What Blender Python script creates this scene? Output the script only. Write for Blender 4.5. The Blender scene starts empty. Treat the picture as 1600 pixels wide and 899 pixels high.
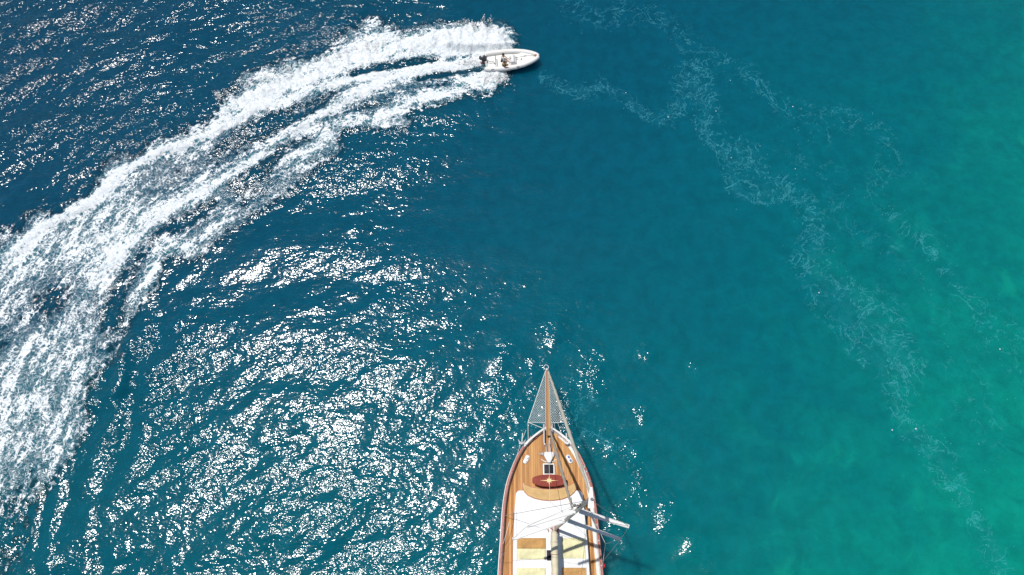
import bpy, bmesh, math, random
import numpy as np
from mathutils import Vector, Matrix, Quaternion

random.seed(7)
rng = np.random.default_rng(11)
PI = math.pi
SC = bpy.context.scene
COL = SC.collection

# ------------------------------------------------------------------ camera, sky, sun, exposure
CAM_H = 50.0
TILT = math.radians(23)
FPX = 1067.0
cam_d = bpy.data.cameras.new('camera')
cam = bpy.data.objects.new('camera', cam_d)
COL.objects.link(cam)
cam.location = (0, 0, CAM_H)
cam.rotation_euler = (TILT, 0, 0)
cam_d.sensor_width = 36
cam_d.lens = 36 * FPX / 1600
cam_d.clip_start = 0.5
cam_d.clip_end = 20000
SC.camera = cam

SUN_DIR = Vector((-2.54, 0.97, 0)).normalized()
ZEN = math.radians(15.0)
to_sun = Vector((SUN_DIR.x * math.sin(ZEN), SUN_DIR.y * math.sin(ZEN), math.cos(ZEN)))
world = bpy.data.worlds.new('World')
SC.world = world
world.use_nodes = True
wn = world.node_tree
bg = wn.nodes['Background']
sky = wn.nodes.new('ShaderNodeTexSky')
sky.sky_type = 'NISHITA'
sky.sun_disc = False
sky.sun_elevation = PI / 2 - ZEN
sky.sun_rotation = math.atan2(to_sun.x, to_sun.y)
wn.links.new(sky.outputs[0], bg.inputs[0])
bg.inputs[1].default_value = 0.082

sd = bpy.data.lights.new('sun', 'SUN')
sd.energy = 4.2
sd.angle = math.radians(0.55)
sd.color = (1.0, 0.965, 0.91)
so = bpy.data.objects.new('sun', sd)
COL.objects.link(so)
so.location = (0, 0, 80)
so.rotation_euler = to_sun.to_track_quat('Z', 'Y').to_euler()

SC.view_settings.view_transform = 'Standard'
SC.view_settings.look = 'None'
SC.view_settings.exposure = 0.0
SC.view_settings.gamma = 1.0
SC.cycles.max_bounces = 10
SC.cycles.diffuse_bounces = 8
SC.cycles.caustics_reflective = False
SC.cycles.caustics_refractive = False


def at(u, v, z=0.0):
    """point of the place at height z that the photograph shows at (u, v) of its 1600 x 899 pixels"""
    x = (u - 800) / FPX
    y = -(v - 449.5) / FPX
    dy = y * math.cos(TILT) + math.sin(TILT)
    dz = y * math.sin(TILT) - math.cos(TILT)
    k = (z - CAM_H) / dz
    return Vector((x * k, dy * k, z))


# ------------------------------------------------------------------ materials
def mat(name, color, rough=0.5, metal=0.0, var=0.08, vscale=3.0, bump=0.0, bscale=30.0, spec=0.5, coat=0.0):
    m = bpy.data.materials.new(name)
    m.use_nodes = True
    nt = m.node_tree
    b = nt.nodes['Principled BSDF']
    b.inputs['Roughness'].default_value = rough
    b.inputs['Metallic'].default_value = metal
    b.inputs['Specular IOR Level'].default_value = spec
    b.inputs['Coat Weight'].default_value = coat
    tc = nt.nodes.new('ShaderNodeTexCoord')
    n = nt.nodes.new('ShaderNodeTexNoise')
    n.inputs['Scale'].default_value = vscale
    n.inputs['Detail'].default_value = 6
    n.inputs['Roughness'].default_value = 0.65
    nt.links.new(tc.outputs['Object'], n.inputs['Vector'])
    r = nt.nodes.new('ShaderNodeMapRange')
    r.inputs['From Min'].default_value = 0.3
    r.inputs['From Max'].default_value = 0.7
    r.inputs['To Min'].default_value = 1 - var
    r.inputs['To Max'].default_value = 1 + var
    nt.links.new(n.outputs['Fac'], r.inputs['Value'])
    mx = nt.nodes.new('ShaderNodeVectorMath')
    mx.operation = 'SCALE'
    mx.inputs[0].default_value = tuple(c * 0.84 for c in color)
    nt.links.new(r.outputs[0], mx.inputs['Scale'])
    nt.links.new(mx.outputs[0], b.inputs['Base Color'])
    if bump:
        n2 = nt.nodes.new('ShaderNodeTexNoise')
        n2.inputs['Scale'].default_value = bscale
        n2.inputs['Detail'].default_value = 4
        nt.links.new(tc.outputs['Object'], n2.inputs['Vector'])
        bp = nt.nodes.new('ShaderNodeBump')
        bp.inputs['Distance'].default_value = bump
        nt.links.new(n2.outputs['Fac'], bp.inputs['Height'])
        nt.links.new(bp.outputs[0], b.inputs['Normal'])
    return m


def wood_mat(name, c1, c2, plank=0.11, seam=(0.08, 0.045, 0.02), rough=0.55, axis='X', coat=0.0):
    """planks running fore and aft, each with its own tone, caulked seams between them"""
    m = bpy.data.materials.new(name)
    m.use_nodes = True
    nt = m.node_tree
    L = nt.links.new
    b = nt.nodes['Principled BSDF']
    b.inputs['Roughness'].default_value = rough
    b.inputs['Coat Weight'].default_value = coat
    tc = nt.nodes.new('ShaderNodeTexCoord')
    sp = nt.nodes.new('ShaderNodeSeparateXYZ')
    L(tc.outputs['Object'], sp.inputs[0])
    dv = nt.nodes.new('ShaderNodeMath'); dv.operation = 'DIVIDE'; dv.inputs[1].default_value = plank
    L(sp.outputs[axis], dv.inputs[0])
    fl = nt.nodes.new('ShaderNodeMath'); fl.operation = 'FLOOR'
    L(dv.outputs[0], fl.inputs[0])
    fr = nt.nodes.new('ShaderNodeMath'); fr.operation = 'FRACT'
    L(dv.outputs[0], fr.inputs[0])
    wnz = nt.nodes.new('ShaderNodeTexWhiteNoise'); wnz.noise_dimensions = '1D'
    L(fl.outputs[0], wnz.inputs['W'])
    mp = nt.nodes.new('ShaderNodeMapping')
    mp.inputs['Scale'].default_value = (14, 1.0, 3) if axis == 'X' else (1.0, 14, 3)
    L(tc.outputs['Object'], mp.inputs[0])
    n = nt.nodes.new('ShaderNodeTexNoise')
    n.inputs['Scale'].default_value = 1.0; n.inputs['Detail'].default_value = 6; n.inputs['Roughness'].default_value = 0.7
    L(mp.outputs[0], n.inputs['Vector'])
    ad = nt.nodes.new('ShaderNodeMath'); ad.operation = 'MULTIPLY_ADD'
    ad.inputs[1].default_value = 0.75
    L(wnz.outputs['Value'], ad.inputs[0]); L(n.outputs['Fac'], ad.inputs[2])
    sb = nt.nodes.new('ShaderNodeMath'); sb.operation = 'SUBTRACT'; sb.inputs[1].default_value = 0.37
    sb.use_clamp = True
    L(ad.outputs[0], sb.inputs[0])
    mx = nt.nodes.new('ShaderNodeMix'); mx.data_type = 'RGBA'
    mx.inputs['A'].default_value = (*[c * 0.84 for c in c1], 1); mx.inputs['B'].default_value = (*[c * 0.84 for c in c2], 1)
    L(sb.outputs[0], mx.inputs['Factor'])
    lt = nt.nodes.new('ShaderNodeMath'); lt.operation = 'LESS_THAN'; lt.inputs[1].default_value = 0.07
    L(fr.outputs[0], lt.inputs[0])
    ml = nt.nodes.new('ShaderNodeMath'); ml.operation = 'MULTIPLY'; ml.inputs[1].default_value = 0.8
    L(lt.outputs[0], ml.inputs[0])
    m2 = nt.nodes.new('ShaderNodeMix'); m2.data_type = 'RGBA'
    m2.inputs['B'].default_value = (*seam, 1)
    L(ml.outputs[0], m2.inputs['Factor']); L(mx.outputs['Result'], m2.inputs['A'])
    L(m2.outputs['Result'], b.inputs['Base Color'])
    return m


M = dict(
    gel=mat('white_gelcoat', (0.80, 0.80, 0.78), 0.28, var=0.03, coat=0.3),
    roof=mat('white_roof_paint', (0.82, 0.82, 0.81), 0.5, var=0.04, vscale=1.2, bump=0.004),
    white=mat('white_paint', (0.80, 0.79, 0.76), 0.4, var=0.06),
    red=mat('mahogany_varnish', (0.42, 0.11, 0.075), 0.3, var=0.25, vscale=5, coat=0.5),
    antifoul=mat('dark_red_antifouling', (0.16, 0.02, 0.015), 0.7, var=0.2),
    teak=wood_mat('teak_deck', (0.34, 0.13, 0.030), (0.74, 0.40, 0.14), plank=0.15, rough=0.7),
    teak2=wood_mat('teak_panel', (0.38, 0.20, 0.06), (0.60, 0.36, 0.13), plank=0.09),
    sprit=wood_mat('bowsprit_wood', (0.42, 0.21, 0.06), (0.62, 0.36, 0.14), plank=0.13),
    table=mat('mahogany_table_top', (0.27, 0.045, 0.028), 0.6, var=0.2, vscale=6, spec=0.2),
    star=mat('inlaid_maple', (0.80, 0.62, 0.26), 0.4),
    cush=mat('tan_cushion', (0.62, 0.40, 0.17), 0.85, var=0.12, vscale=4, bump=0.01, bscale=8),
    piping=mat('brown_piping', (0.22, 0.07, 0.03), 0.8),
    yellow=mat('pale_yellow_canvas', (0.76, 0.71, 0.42), 0.9, var=0.22, vscale=2.2, bump=0.06, bscale=3.5),
    brown=mat('tan_brown_canvas', (0.52, 0.29, 0.10), 0.9, var=0.25, vscale=2.6, bump=0.06, bscale=3.5),
    cream=mat('cream_sailcloth', (0.72, 0.64, 0.46), 0.9, var=0.12, vscale=2.5, bump=0.02, bscale=7),
    sail=mat('furled_sailcloth', (0.66, 0.60, 0.50), 0.9, var=0.12, vscale=2, bump=0.012, bscale=12),
    greysail=mat('grey_beige_sailcloth', (0.50, 0.42, 0.34), 0.9, var=0.12, vscale=2, bump=0.012, bscale=12),
    mast=mat('beige_mast_paint', (0.58, 0.49, 0.41), 0.45, var=0.12, vscale=3),
    rope=mat('white_rope', (0.86, 0.84, 0.78), 0.9),
    wire=mat('steel_wire', (0.45, 0.45, 0.45), 0.4, metal=0.4),
    steel=mat('stainless_steel', (0.66, 0.66, 0.67), 0.45, metal=0.35),
    dark=mat('dark_rubber', (0.03, 0.03, 0.035), 0.6),
    smoke=mat('smoked_acrylic', (0.012, 0.012, 0.02), 0.55, spec=0.2),
    blue=mat('blue_cover', (0.12, 0.16, 0.42), 0.8),
    tube=mat('white_hypalon', (0.80, 0.79, 0.76), 0.5, var=0.04, bump=0.004, bscale=6),
    boatdeck=mat('off_white_nonskid', (0.82, 0.82, 0.79), 0.6, var=0.07, vscale=2.5),
    engine=mat('charcoal_engine_cowl', (0.055, 0.058, 0.065), 0.3, var=0.1),
    engtop=mat('pale_engine_decal', (0.62, 0.62, 0.62), 0.4),
    skin=mat('tanned_skin', (0.42, 0.22, 0.13), 0.6, var=0.06),
    hair=mat('dark_hair', (0.03, 0.018, 0.012), 0.8, var=0.3, vscale=20),
    shirtw=mat('white_cotton', (0.74, 0.72, 0.68), 0.9),
    shorts=mat('dark_shorts', (0.06, 0.045, 0.05), 0.9),
    olive=mat('olive_shirt', (0.30, 0.22, 0.09), 0.9),
    cap=mat('grey_cap', (0.30, 0.30, 0.32), 0.9),
    flag=mat('red_flag', (0.55, 0.03, 0.04), 0.8),
    seat=mat('white_vinyl', (0.82, 0.81, 0.77), 0.6, bump=0.006, bscale=9),
    lens=mat('lamp_lens', (0.20, 0.22, 0.24), 0.2),
)


# ------------------------------------------------------------------ object helpers
def obj(name, bm, material, parent=None, world_shift=True, smooth=None, label=None):
    """one mesh object; geometry is in the parent's frame, or in world space shifted by the parent's base"""
    if world_shift and parent is not None:
        root = parent
        off = Vector(root.location)
        while root.parent:
            root = root.parent
            off += Vector(root.location)
        bmesh.ops.translate(bm, verts=bm.verts, vec=-off)
    me = bpy.data.meshes.new(name)
    bmesh.ops.recalc_face_normals(bm, faces=bm.faces)
    bm.to_mesh(me)
    bm.free()
    o = bpy.data.objects.new(name, me)
    me.materials.append(material)
    COL.objects.link(o)
    o.parent = parent
    if smooth:
        me.polygons.foreach_set('use_smooth', [True] * len(me.polygons))
        if smooth != 'all':
            me.set_sharp_from_angle(angle=math.radians(smooth))
    if label:
        o['label'] = label
    return o


def thing(name, label, cat, loc, rot=(0, 0, 0), group=None):
    o = bpy.data.objects.new(name, None)
    COL.objects.link(o)
    o.location = loc
    o.rotation_euler = rot
    tag(o, label, cat, group)
    return o


def tag(o, label=None, cat=None, group=None, kind=None):
    if label: o['label'] = label
    if cat: o['category'] = cat
    if group: o['group'] = group
    if kind: o['kind'] = kind
    return o


def tube(bm, pts, rad, n=8, sq=(1.0, 1.0), caps=True):
    pts = [Vector(p) for p in pts]
    if not hasattr(rad, '__len__'):
        rad = [rad] * len(pts)
    rings = []
    for i, p in enumerate(pts):
        a = pts[max(0, i - 1)]
        b = pts[min(len(pts) - 1, i + 1)]
        d = (b - a).normalized()
        up = Vector((0, 0, 1)) if abs(d.z) < 0.9 else Vector((0, 1, 0))
        s = d.cross(up).normalized()
        t = s.cross(d).normalized()
        rings.append([bm.verts.new(p + (s * math.cos(2 * PI * k / n) * sq[0] + t * math.sin(2 * PI * k / n) * sq[1]) * rad[i]) for k in range(n)])
    for a, b in zip(rings, rings[1:]):
        for k in range(n):
            bm.faces.new((a[k], a[(k + 1) % n], b[(k + 1) % n], b[k]))
    if caps:
        bm.faces.new(rings[0][::-1])
        bm.faces.new(rings[-1])
    return bm


def prism(bm, poly, z0, z1, bev=0.0):
    """vertical prism on a plan outline, with a chamfered upper edge when bev is given"""
    c = sum((Vector((p[0], p[1], 0)) for p in poly), Vector()) / len(poly)
    def ring(z, inset):
        out = []
        for p in poly:
            v = Vector((p[0], p[1], 0))
            d = (c - v)
            v = v + d.normalized() * min(inset, d.length * 0.5)
            out.append(bm.verts.new((v.x, v.y, z)))
        return out
    rings = [ring(z0, 0)]
    if bev:
        rings += [ring(z1 - bev, 0), ring(z1 - bev * 0.3, bev * 0.3), ring(z1, bev)]
    else:
        rings.append(ring(z1, 0))
    n = len(poly)
    for a, b in zip(rings, rings[1:]):
        for k in range(n):
            bm.faces.new((a[k], a[(k + 1) % n], b[(k + 1) % n], b[k]))
    bm.faces.new(rings[0][::-1])
    bm.faces.new(rings[-1])
    return bm


def box(bm, c, s, rz=0.0, bev=0.0):
    m = Matrix.Translation(c) @ Matrix.Rotation(rz, 4, 'Z') @ Matrix.Diagonal((s[0], s[1], s[2], 1))
    r = bmesh.ops.create_cube(bm, size=1.0, matrix=m)
    if bev:
        es = list({e for v in r['verts'] for e in v.link_edges})
        bmesh.ops.bevel(bm, geom=es, offset=bev, segments=2, affect='EDGES', profile=0.5)
    return bm


def ball(bm, c, s, rz=0.0, u=12, v=8):
    m = Matrix.Translation(c) @ Matrix.Rotation(rz, 4, 'Z') @ Matrix.Diagonal((s[0], s[1], s[2], 1))
    bmesh.ops.create_uvsphere(bm, u_segments=u, v_segments=v, radius=1.0, matrix=m)
    return bm


def torus(bm, c, R, r, q=None, n=16, k=6):
    q = q or Quaternion()
    rings = []
    for i in range(n):
        a = 2 * PI * i / n
        ring = []
        for j in range(k):
            b = 2 * PI * j / k
            p = Vector(((R + r * math.cos(b)) * math.cos(a), (R + r * math.cos(b)) * math.sin(a), r * math.sin(b)))
            ring.append(bm.verts.new(Vector(c) + q @ p))
        rings.append(ring)
    for i in range(n):
        for j in range(k):
            a, b = rings[i], rings[(i + 1) % n]
            bm.faces.new((a[j], b[j], b[(j + 1) % k], a[(j + 1) % k]))
    return bm


def B():
    return bmesh.new()


# ================================================================== THE SEA
def field(seed, tile, n, lo, hi, power, wind=None, spread=2.0):
    """periodic random surface: wavelengths lo..hi metres, unit slope rms; returns heights"""
    r = np.random.default_rng(seed)
    k1 = np.fft.fftfreq(n, d=tile / n) * 2 * np.pi
    kx, ky = np.meshgrid(k1, k1, indexing='xy')
    k = np.hypot(kx, ky)
    k[0, 0] = 1
    amp = k ** (-power)
    amp *= 1 / (1 + np.exp((k - 2 * np.pi / lo) / (0.15 * 2 * np.pi / lo)))
    amp *= 1 / (1 + np.exp(-(k - 2 * np.pi / hi) / (0.15 * 2 * np.pi / hi)))
    amp[0, 0] = 0
    if wind is not None:
        c = (kx * math.cos(wind) + ky * math.sin(wind)) / k
        amp *= 0.12 + np.abs(c) ** spread
    ph = r.normal(size=(n, n)) + 1j * r.normal(size=(n, n))
    h = np.real(np.fft.ifft2(ph * amp))
    gx = np.gradient(h, tile / n, axis=1)
    gy = np.gradient(h, tile / n, axis=0)
    return h / np.sqrt((gx ** 2 + gy ** 2).mean()), tile


def sample(f, x, y, dx=0.0, dy=0.0, rot=0.0):
    h, tile = f
    n = h.shape[0]
    if rot:
        x, y = x * math.cos(rot) - y * math.sin(rot), x * math.sin(rot) + y * math.cos(rot)
    u = ((x + dx) / tile * n) % n
    v = ((y + dy) / tile * n) % n
    i = np.floor(u).astype(np.int64); j = np.floor(v).astype(np.int64)
    a = u - i; b = v - j
    i %= n; j %= n
    i2 = (i + 1) % n; j2 = (j + 1) % n
    return (h[j, i] * (1 - a) * (1 - b) + h[j, i2] * a * (1 - b) + h[j2, i] * (1 - a) * b + h[j2, i2] * a * b)


def sstep(x, a, b):
    t = np.clip((x - a) / (b - a), 0, 1)
    return t * t * (3 - 2 * t)


def W(pts):
    return np.array([at(u, v, 0)[:2] for u, v in pts])


def smooth(P, k=5):
    """Catmull-Rom through the traced points"""
    Q = np.vstack([2 * P[0] - P[1], P, 2 * P[-1] - P[-2]])
    out = []
    for i in range(1, len(Q) - 2):
        p0, p1, p2, p3 = Q[i - 1:i + 3]
        for t in np.linspace(0, 1, k, endpoint=False):
            out.append(0.5 * (2 * p1 + (p2 - p0) * t + (2 * p0 - 5 * p1 + 4 * p2 - p3) * t ** 2 + (3 * p1 - p0 - 3 * p2 + p3) * t ** 3))
    out.append(P[-1])
    return np.array(out)


def pdist(x, y, P):
    """distance to a polyline, arc fraction there, and the side (sign)"""
    best = np.full(x.shape, 1e9); frac = np.zeros(x.shape); side = np.zeros(x.shape)
    seg = np.hypot(*(P[1:] - P[:-1]).T)
    tot = seg.sum(); acc = 0
    for (a, b, l) in zip(P[:-1], P[1:], seg):
        d = (b - a) / l
        t = np.clip((x - a[0]) * d[0] + (y - a[1]) * d[1], 0, l)
        px = x - (a[0] + d[0] * t); py = y - (a[1] + d[1] * t)
        q = np.hypot(px, py)
        m = q < best
        best = np.where(m, q, best)
        frac = np.where(m, (acc + t) / tot, frac)
        side = np.where(m, np.sign(d[0] * (y - a[1]) - d[1] * (x - a[0])), side)
        acc += l
    return best, frac, side


def inside(x, y, P):
    r = np.zeros(x.shape, bool)
    n = len(P)
    for i in range(n):
        x0, y0 = P[i]; x1, y1 = P[(i + 1) % n]
        c = (y0 > y) != (y1 > y)
        with np.errstate(divide='ignore', invalid='ignore'):
            r ^= c & (x < (x1 - x0) * (y - y0) / (y1 - y0 + 1e-12) + x0)
    return r


STEP = 0.085
def axis(lo, hi):
    core = np.arange(lo, hi + 1e-6, STEP)
    g = []
    s = STEP
    d = 0
    while d < 6000:
        s *= 1.16
        d += s
        g.append(d)
    g = np.array(g)
    return np.concatenate([lo - g[::-1], core, core[-1] + g])


X = axis(-54.0, 54.0)
Y = axis(-4.0, 56.0)
gx, gy = np.meshgrid(X, Y, indexing='xy')
GX, GY = gx.ravel(), gy.ravel()
core = (np.abs(GX) < 75) & (GY > -25) & (GY < 80)

WIND = math.radians(113)
f_swell = field(1, 61.0, 512, 2.2, 9.0, 3.2, WIND, 3)
f_chop = field(2, 47.0, 1024, 0.55, 2.8, 2.8, WIND, 2.5)
f_chop2 = field(3, 37.0, 1024, 0.42, 1.5, 2.4, None)
f_blob = field(4, 83.0, 512, 2.5, 20.0, 2.4)
f_fine = field(5, 41.0, 1024, 0.22, 1.2, 1.9)
f_lump = field(6, 29.0, 1024, 0.16, 0.9, 2.0)
for nm in ('f_blob', 'f_fine'):
    h, t = globals()[nm]
    globals()[nm] = (h / h.std(), t)

far = np.maximum(0, np.hypot(np.maximum(0, np.abs(GX) - 54), np.maximum(0, np.maximum(-4 - GY, GY - 56))))
fade = np.exp(-far / 14.0)
blob = sample(f_blob, GX, GY)
blob2 = sample(f_blob, GX, GY, 31, 17, 0.6)
fine = sample(f_fine, GX, GY)

# how ruffled the surface is: breezy to the left, glassy to the right of both boats
ruf = 1 - 0.72 * sstep(GX + 0.10 * (GY - 20) + blob * 2.2, -13.0, 13.0)
ruf *= 1 + 0.20 * blob2
ruf *= 1 + 0.85 * sstep(GY, 24, 40) * (1 - sstep(GX, -14, 2))
ruf *= 1 + 0.30 * (1 - sstep(GX, -26, -14)) * (1 - sstep(GY, 12, 26))
ruf *= 1 - 0.34 * np.exp(-((GY - 23) / 7) ** 2) * sstep(GX, -30, -18)
ruf += 0.75 * sstep(blob, 0.7, 1.7) * sstep(GX, -4, 6) * (1 - sstep(GX, 12, 20)) * (1 - sstep(GY, 18, 30))
for (u, v, rx, ry, a) in ((803, 565, 0.8, 1.2, 1.1), (803, 632, 1.0, 1.8, 1.1), (868, 520, 1.2, 1.4, 1.2), (922, 560, 1.1, 1.6, 1.7), (932, 605, 0.9, 1.3, 1.6), (893, 655, 0.6, 2.6, 1.3),
                        (988, 735, 0.8, 1.8, 1.6), (1040, 800, 0.9, 1.4, 1.6), (950, 690, 1.2, 0.9, 1.0), (960, 800, 0.8, 1.4, 0.9), (1000, 545, 1.2, 1.2, 1.3), (1078, 575, 0.5, 0.5, 1.8), (1000, 640, 0.7, 0.9, 1.3), (1090, 860, 1.0, 1.2, 1.5),
                        (760, 690, 1.5, 2.4, 0.5), (855, 575, 0.9, 0.9, 1.0), (905, 480, 1.5, 1.5, 0.9), (820, 440, 2.2, 1.5, 0.5)):
    c = at(u, v)
    wob = 0.35 * blob
    ruf += 1.0 * a * np.exp(-((GX - c.x + wob) / rx) ** 2 - ((GY - c.y - wob) / ry) ** 2)
ruf = np.clip(ruf, 0.16, 2.2)

swell = sample(f_swell, GX, GY)
chop = sample(f_chop, GX, GY)
chop2 = sample(f_chop2, GX, GY, 5, 9, 0.4)
Z = swell * 0.060 * (0.3 + 0.7 * ruf) + chop * 0.082 * ruf + chop2 * 0.03 * ruf

# ---- wake of the speedboat, traced on the water
UP = [(790, 74), (780, 58), (762, 60), (735, 55), (712, 58), (690, 52), (655, 58), (620, 56), (578, 50), (545, 68), (500, 93), (460, 117),
      (400, 132), (345, 152), (328, 190), (235, 232), (175, 256), (133, 303), (80, 338), (40, 362), (0, 388), (-70, 440), (-200, 550)]
LO = [(798, 112), (775, 143), (742, 140), (705, 165), (640, 175), (600, 198), (545, 200), (520, 240), (460, 275), (400, 305), (345, 365),
      (300, 405), (262, 405), (240, 450), (200, 520), (188, 565), (150, 600), (125, 680), (95, 740), (70, 810), (40, 899), (0, 980), (-80, 1100)]
xc, yc = GX[core], GY[core]
wx = xc + sample(f_fine, xc, yc, 3, 3) * 0.16 + sample(f_blob, xc, yc, 7, 2) * 0.35
wy = yc + sample(f_fine, xc, yc, 13, 8) * 0.16 + sample(f_blob, xc, yc, 27, 12) * 0.35
polyW = np.vstack([W(UP), W(LO)[::-1]])
dU, sU, _ = pdist(wx, wy, W(UP))
dL, sL, _ = pdist(wx, wy, W(LO))
ins = inside(wx, wy, polyW)
sd_in = np.where(ins, np.minimum(dU, dL), -np.minimum(dU, dL))
F = sstep(sd_in, -0.4, 1.0) * 0.31
Hf = np.zeros(xc.shape)


def stroke(pts, w, val, h=0.0, taper=(1, 1), soft=1.0, warp=1.0, fade_=0.0):
    """a band of foam: half width w metres, density val, raised by h"""
    global F, Hf
    X_ = xc + (wx - xc) * warp; Y_ = yc + (wy - yc) * warp
    d, s, _ = pdist(X_, Y_, smooth(W(pts), 3))
    ww = w * (taper[0] + (taper[1] - taper[0]) * s)
    g = np.exp(-(d / ww) ** (2 * soft))
    F = F + val * g * (1 - fade_ * s)
    Hf = Hf + h * g


LINE1 = [(757, 97), (701, 101), (659, 108), (589, 118), (532, 129), (476, 145), (420, 163), (377, 180), (313, 219), (220, 251), (171, 283), (131, 322), (71, 354), (32, 386), (0, 408), (-70, 455)]
LINE2 = [(757, 99), (701, 105), (653, 117), (589, 134), (532, 162), (476, 193), (450, 204), (374, 255), (331, 290), (285, 319), (242, 340), (200, 380), (121, 475), (60, 590), (10, 720)]
stroke([(778, 60), (760, 60), (720, 66), (650, 74), (590, 76), (545, 92), (500, 113), (430, 143), (370, 170), (335, 190)], 1.9, 0.60, 0.14, (1.2, 0.6), 1.6)
stroke([(786, 68), (750, 70), (700, 74)], 1.4, 0.5, 0.2, (1, 1), 1.5)
stroke(LINE1, 0.34, 0.80, 0.12, (1.1, 1.1), 1.0, 0.30, 0.35)
stroke(LINE1[3:], 1.1, 0.10, 0.05, (1.0, 1.5), 1.0, 0.6)
stroke(LINE2, 0.42, 0.72, 0.10, (0.9, 2.0), 1.0, 0.5, 0.78)
stroke(LINE2[3:], 1.3, 0.14, 0.0, (1.0, 2.4), 1.0, 0.8, 0.2)
stroke([(756, 95), (730, 99), (690, 103)], 0.7, 0.6, 0.05, (0.5, 1), 1.0, 0.3)
stroke([(784, 117), (770, 134), (768, 141)], 0.8, 0.6, 0.12, (1.3, 0.5), 1.4)
stroke([(765, 120), (735, 124), (712, 124)], 0.5, 0.5, 0.08, (1.2, 0.8), 1.2)
stroke([(750, 132), (700, 149), (659, 160), (612, 172)], 0.85, 0.45, 0.08, (1, 0.8), 1.2)
stroke([(624, 193), (590, 187), (560, 184), (518, 198), (485, 226), (455, 245)], 0.95, 0.46, 0.10, (0.7, 1.2), 1.3)
stroke([(519, 232), (475, 265), (440, 292), (404, 318), (370, 345), (335, 378)], 1.0, 0.34, 0.08, (1, 1), 1.2)
stroke([(318, 398), (285, 388), (258, 395), (249, 436)], 0.7, 0.42, 0.10, (1, 0.8), 1.3)
stroke([(180, 562), (150, 585), (110, 600)], 0.8, 0.28, 0.05, (1, 1), 1.3)
for (u, v, w_, a_) in ((345, 152, 1.0, 0.5), (392, 126, 1.0, 0.5), (288, 203, 0.7, 0.4), (322, 180, 0.7, 0.35), (183, 256, 1.0, 0.45), (235, 228, 0.7, 0.35), (128, 302, 0.8, 0.35), (72, 338, 0.8, 0.35),
                       (20, 372, 0.8, 0.3), (430, 118, 0.9, 0.45), (468, 104, 0.9, 0.4), (578, 44, 0.9, 0.45), (545, 60, 0.9, 0.4), (610, 46, 0.8, 0.35)):
    stroke([(u - 6, v + 6), (u, v)], w_, a_, 0.08, (1, 1), 1.0, 1.6)
stroke([(0, 500), (60, 450), (120, 400), (200, 330)], 2.4, 0.12)
stroke([(0, 640), (50, 560), (100, 500)], 1.6, 0.08)
stroke([(-30, 480), (0, 440), (60, 395)], 1.6, 0.2)
# between the two bright lines: thinner, streaky froth
stroke([(560, 135), (500, 158), (440, 182), (370, 215), (300, 262), (230, 305), (170, 345)], 0.8, -0.10, 0, (0.6, 1.6), 1.2, 0.6)
# fans of water thrown out by the hull: each a tapering tongue
for k in range(58):
    if k < 34:
        u = 700 + 96 * (k + rng.uniform(-0.3, 0.3)) / 34; v = 76
        ln = 15 + 13 * math.exp(-((u - 737) / 9) ** 2) + 14 * math.exp(-((u - 766) / 8) ** 2) + rng.uniform(-6, 10)
        if u > 786: ln *= 0.8
        a = math.radians(rng.normal(96, 7)); ln += 8
    else:
        q = (k - 34) / 24
        u = 700 - 365 * q + rng.uniform(-5, 5); v = 66 + 14 * math.sin(q * 2) + 92 * q ** 1.6
        ln = rng.uniform(10, 22) * (1.15 - 0.4 * q); a = math.radians(rng.normal(104 + 18 * q, 13))
        v += 4
    e = (u + ln * math.cos(a), v - ln * math.sin(a))
    stroke([(u, v), ((u + e[0]) / 2 - 1, (v + e[1]) / 2), e], 0.24, 0.80, 0.16, (1.5, 0.5), 1.2, 0.35, 0.35)
for k in range(12):
    u = rng.uniform(764, 792); ln = rng.uniform(6, 18) + 10 * math.exp(-((u - 771) / 6) ** 2); a = math.radians(rng.normal(-102, 10))
    stroke([(u, 113), (u + ln * math.cos(a), 113 - ln * math.sin(a))], 0.26, 0.45, 0.08, (1.4, 0.5), 1.2, 0.5, 0.3)
# darker channels
stroke([(745, 89), (715, 90), (680, 96), (640, 101), (590, 108), (560, 116)], 0.50, -0.62, -0.08, (0.6, 1.1), 1.3, 0.3)
stroke([(560, 112), (500, 133), (440, 152)], 0.5, -0.25, -0.03, (1, 0.8), 1.0, 0.4)
stroke([(752, 108), (710, 112), (680, 117), (655, 122)], 0.30, -0.60, -0.05, (0.7, 1.2), 1.2, 0.2)
stroke([(700, 128), (640, 142), (580, 160), (530, 182), (470, 218), (420, 250), (370, 285)], 0.65, -0.14, -0.05, (0.8, 1.2), 1.2, 0.5)
stroke([(330, 320), (290, 350), (240, 370), (200, 430), (170, 500)], 0.7, -0.34, -0.06, (0.7, 1.4), 1.2, 0.5)
stroke([(540, 140), (480, 168), (430, 188)], 0.5, -0.12, 0, (1, 1))
# scattered patches in the old wake, thinning out towards its lower reach
old = sstep(sL, 0.62, 0.86) * ins
F = F - 0.02 * old + 0.17 * blob[core] * (0.3 + 0.7 * sstep(sU, 0.25, 0.6)) * ins
old2 = sstep(sL, 0.48, 0.70) * ins
F = np.where(F > 0.42, 0.42 + (F - 0.42) * (1 - 0.80 * old2), F) + 0.01 * old
F = np.where(F > 0.80, 0.80 + (F - 0.80) * 0.35, F)
F = F + 0.05 * sample(f_fine, xc, yc, 9, 21) * ins
F = F - 0.10 * (np.abs(sample(f_lump, xc, yc, 8, 8) / f_lump[0].std()) > 1.3) * (F > 0.5)
F = np.clip(F, 0, 1.1)
lump = sample(f_lump, xc, yc)
Z[core] += Hf + lump * 0.10 * np.clip(F - 0.1, 0, 1) * 1.2

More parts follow.
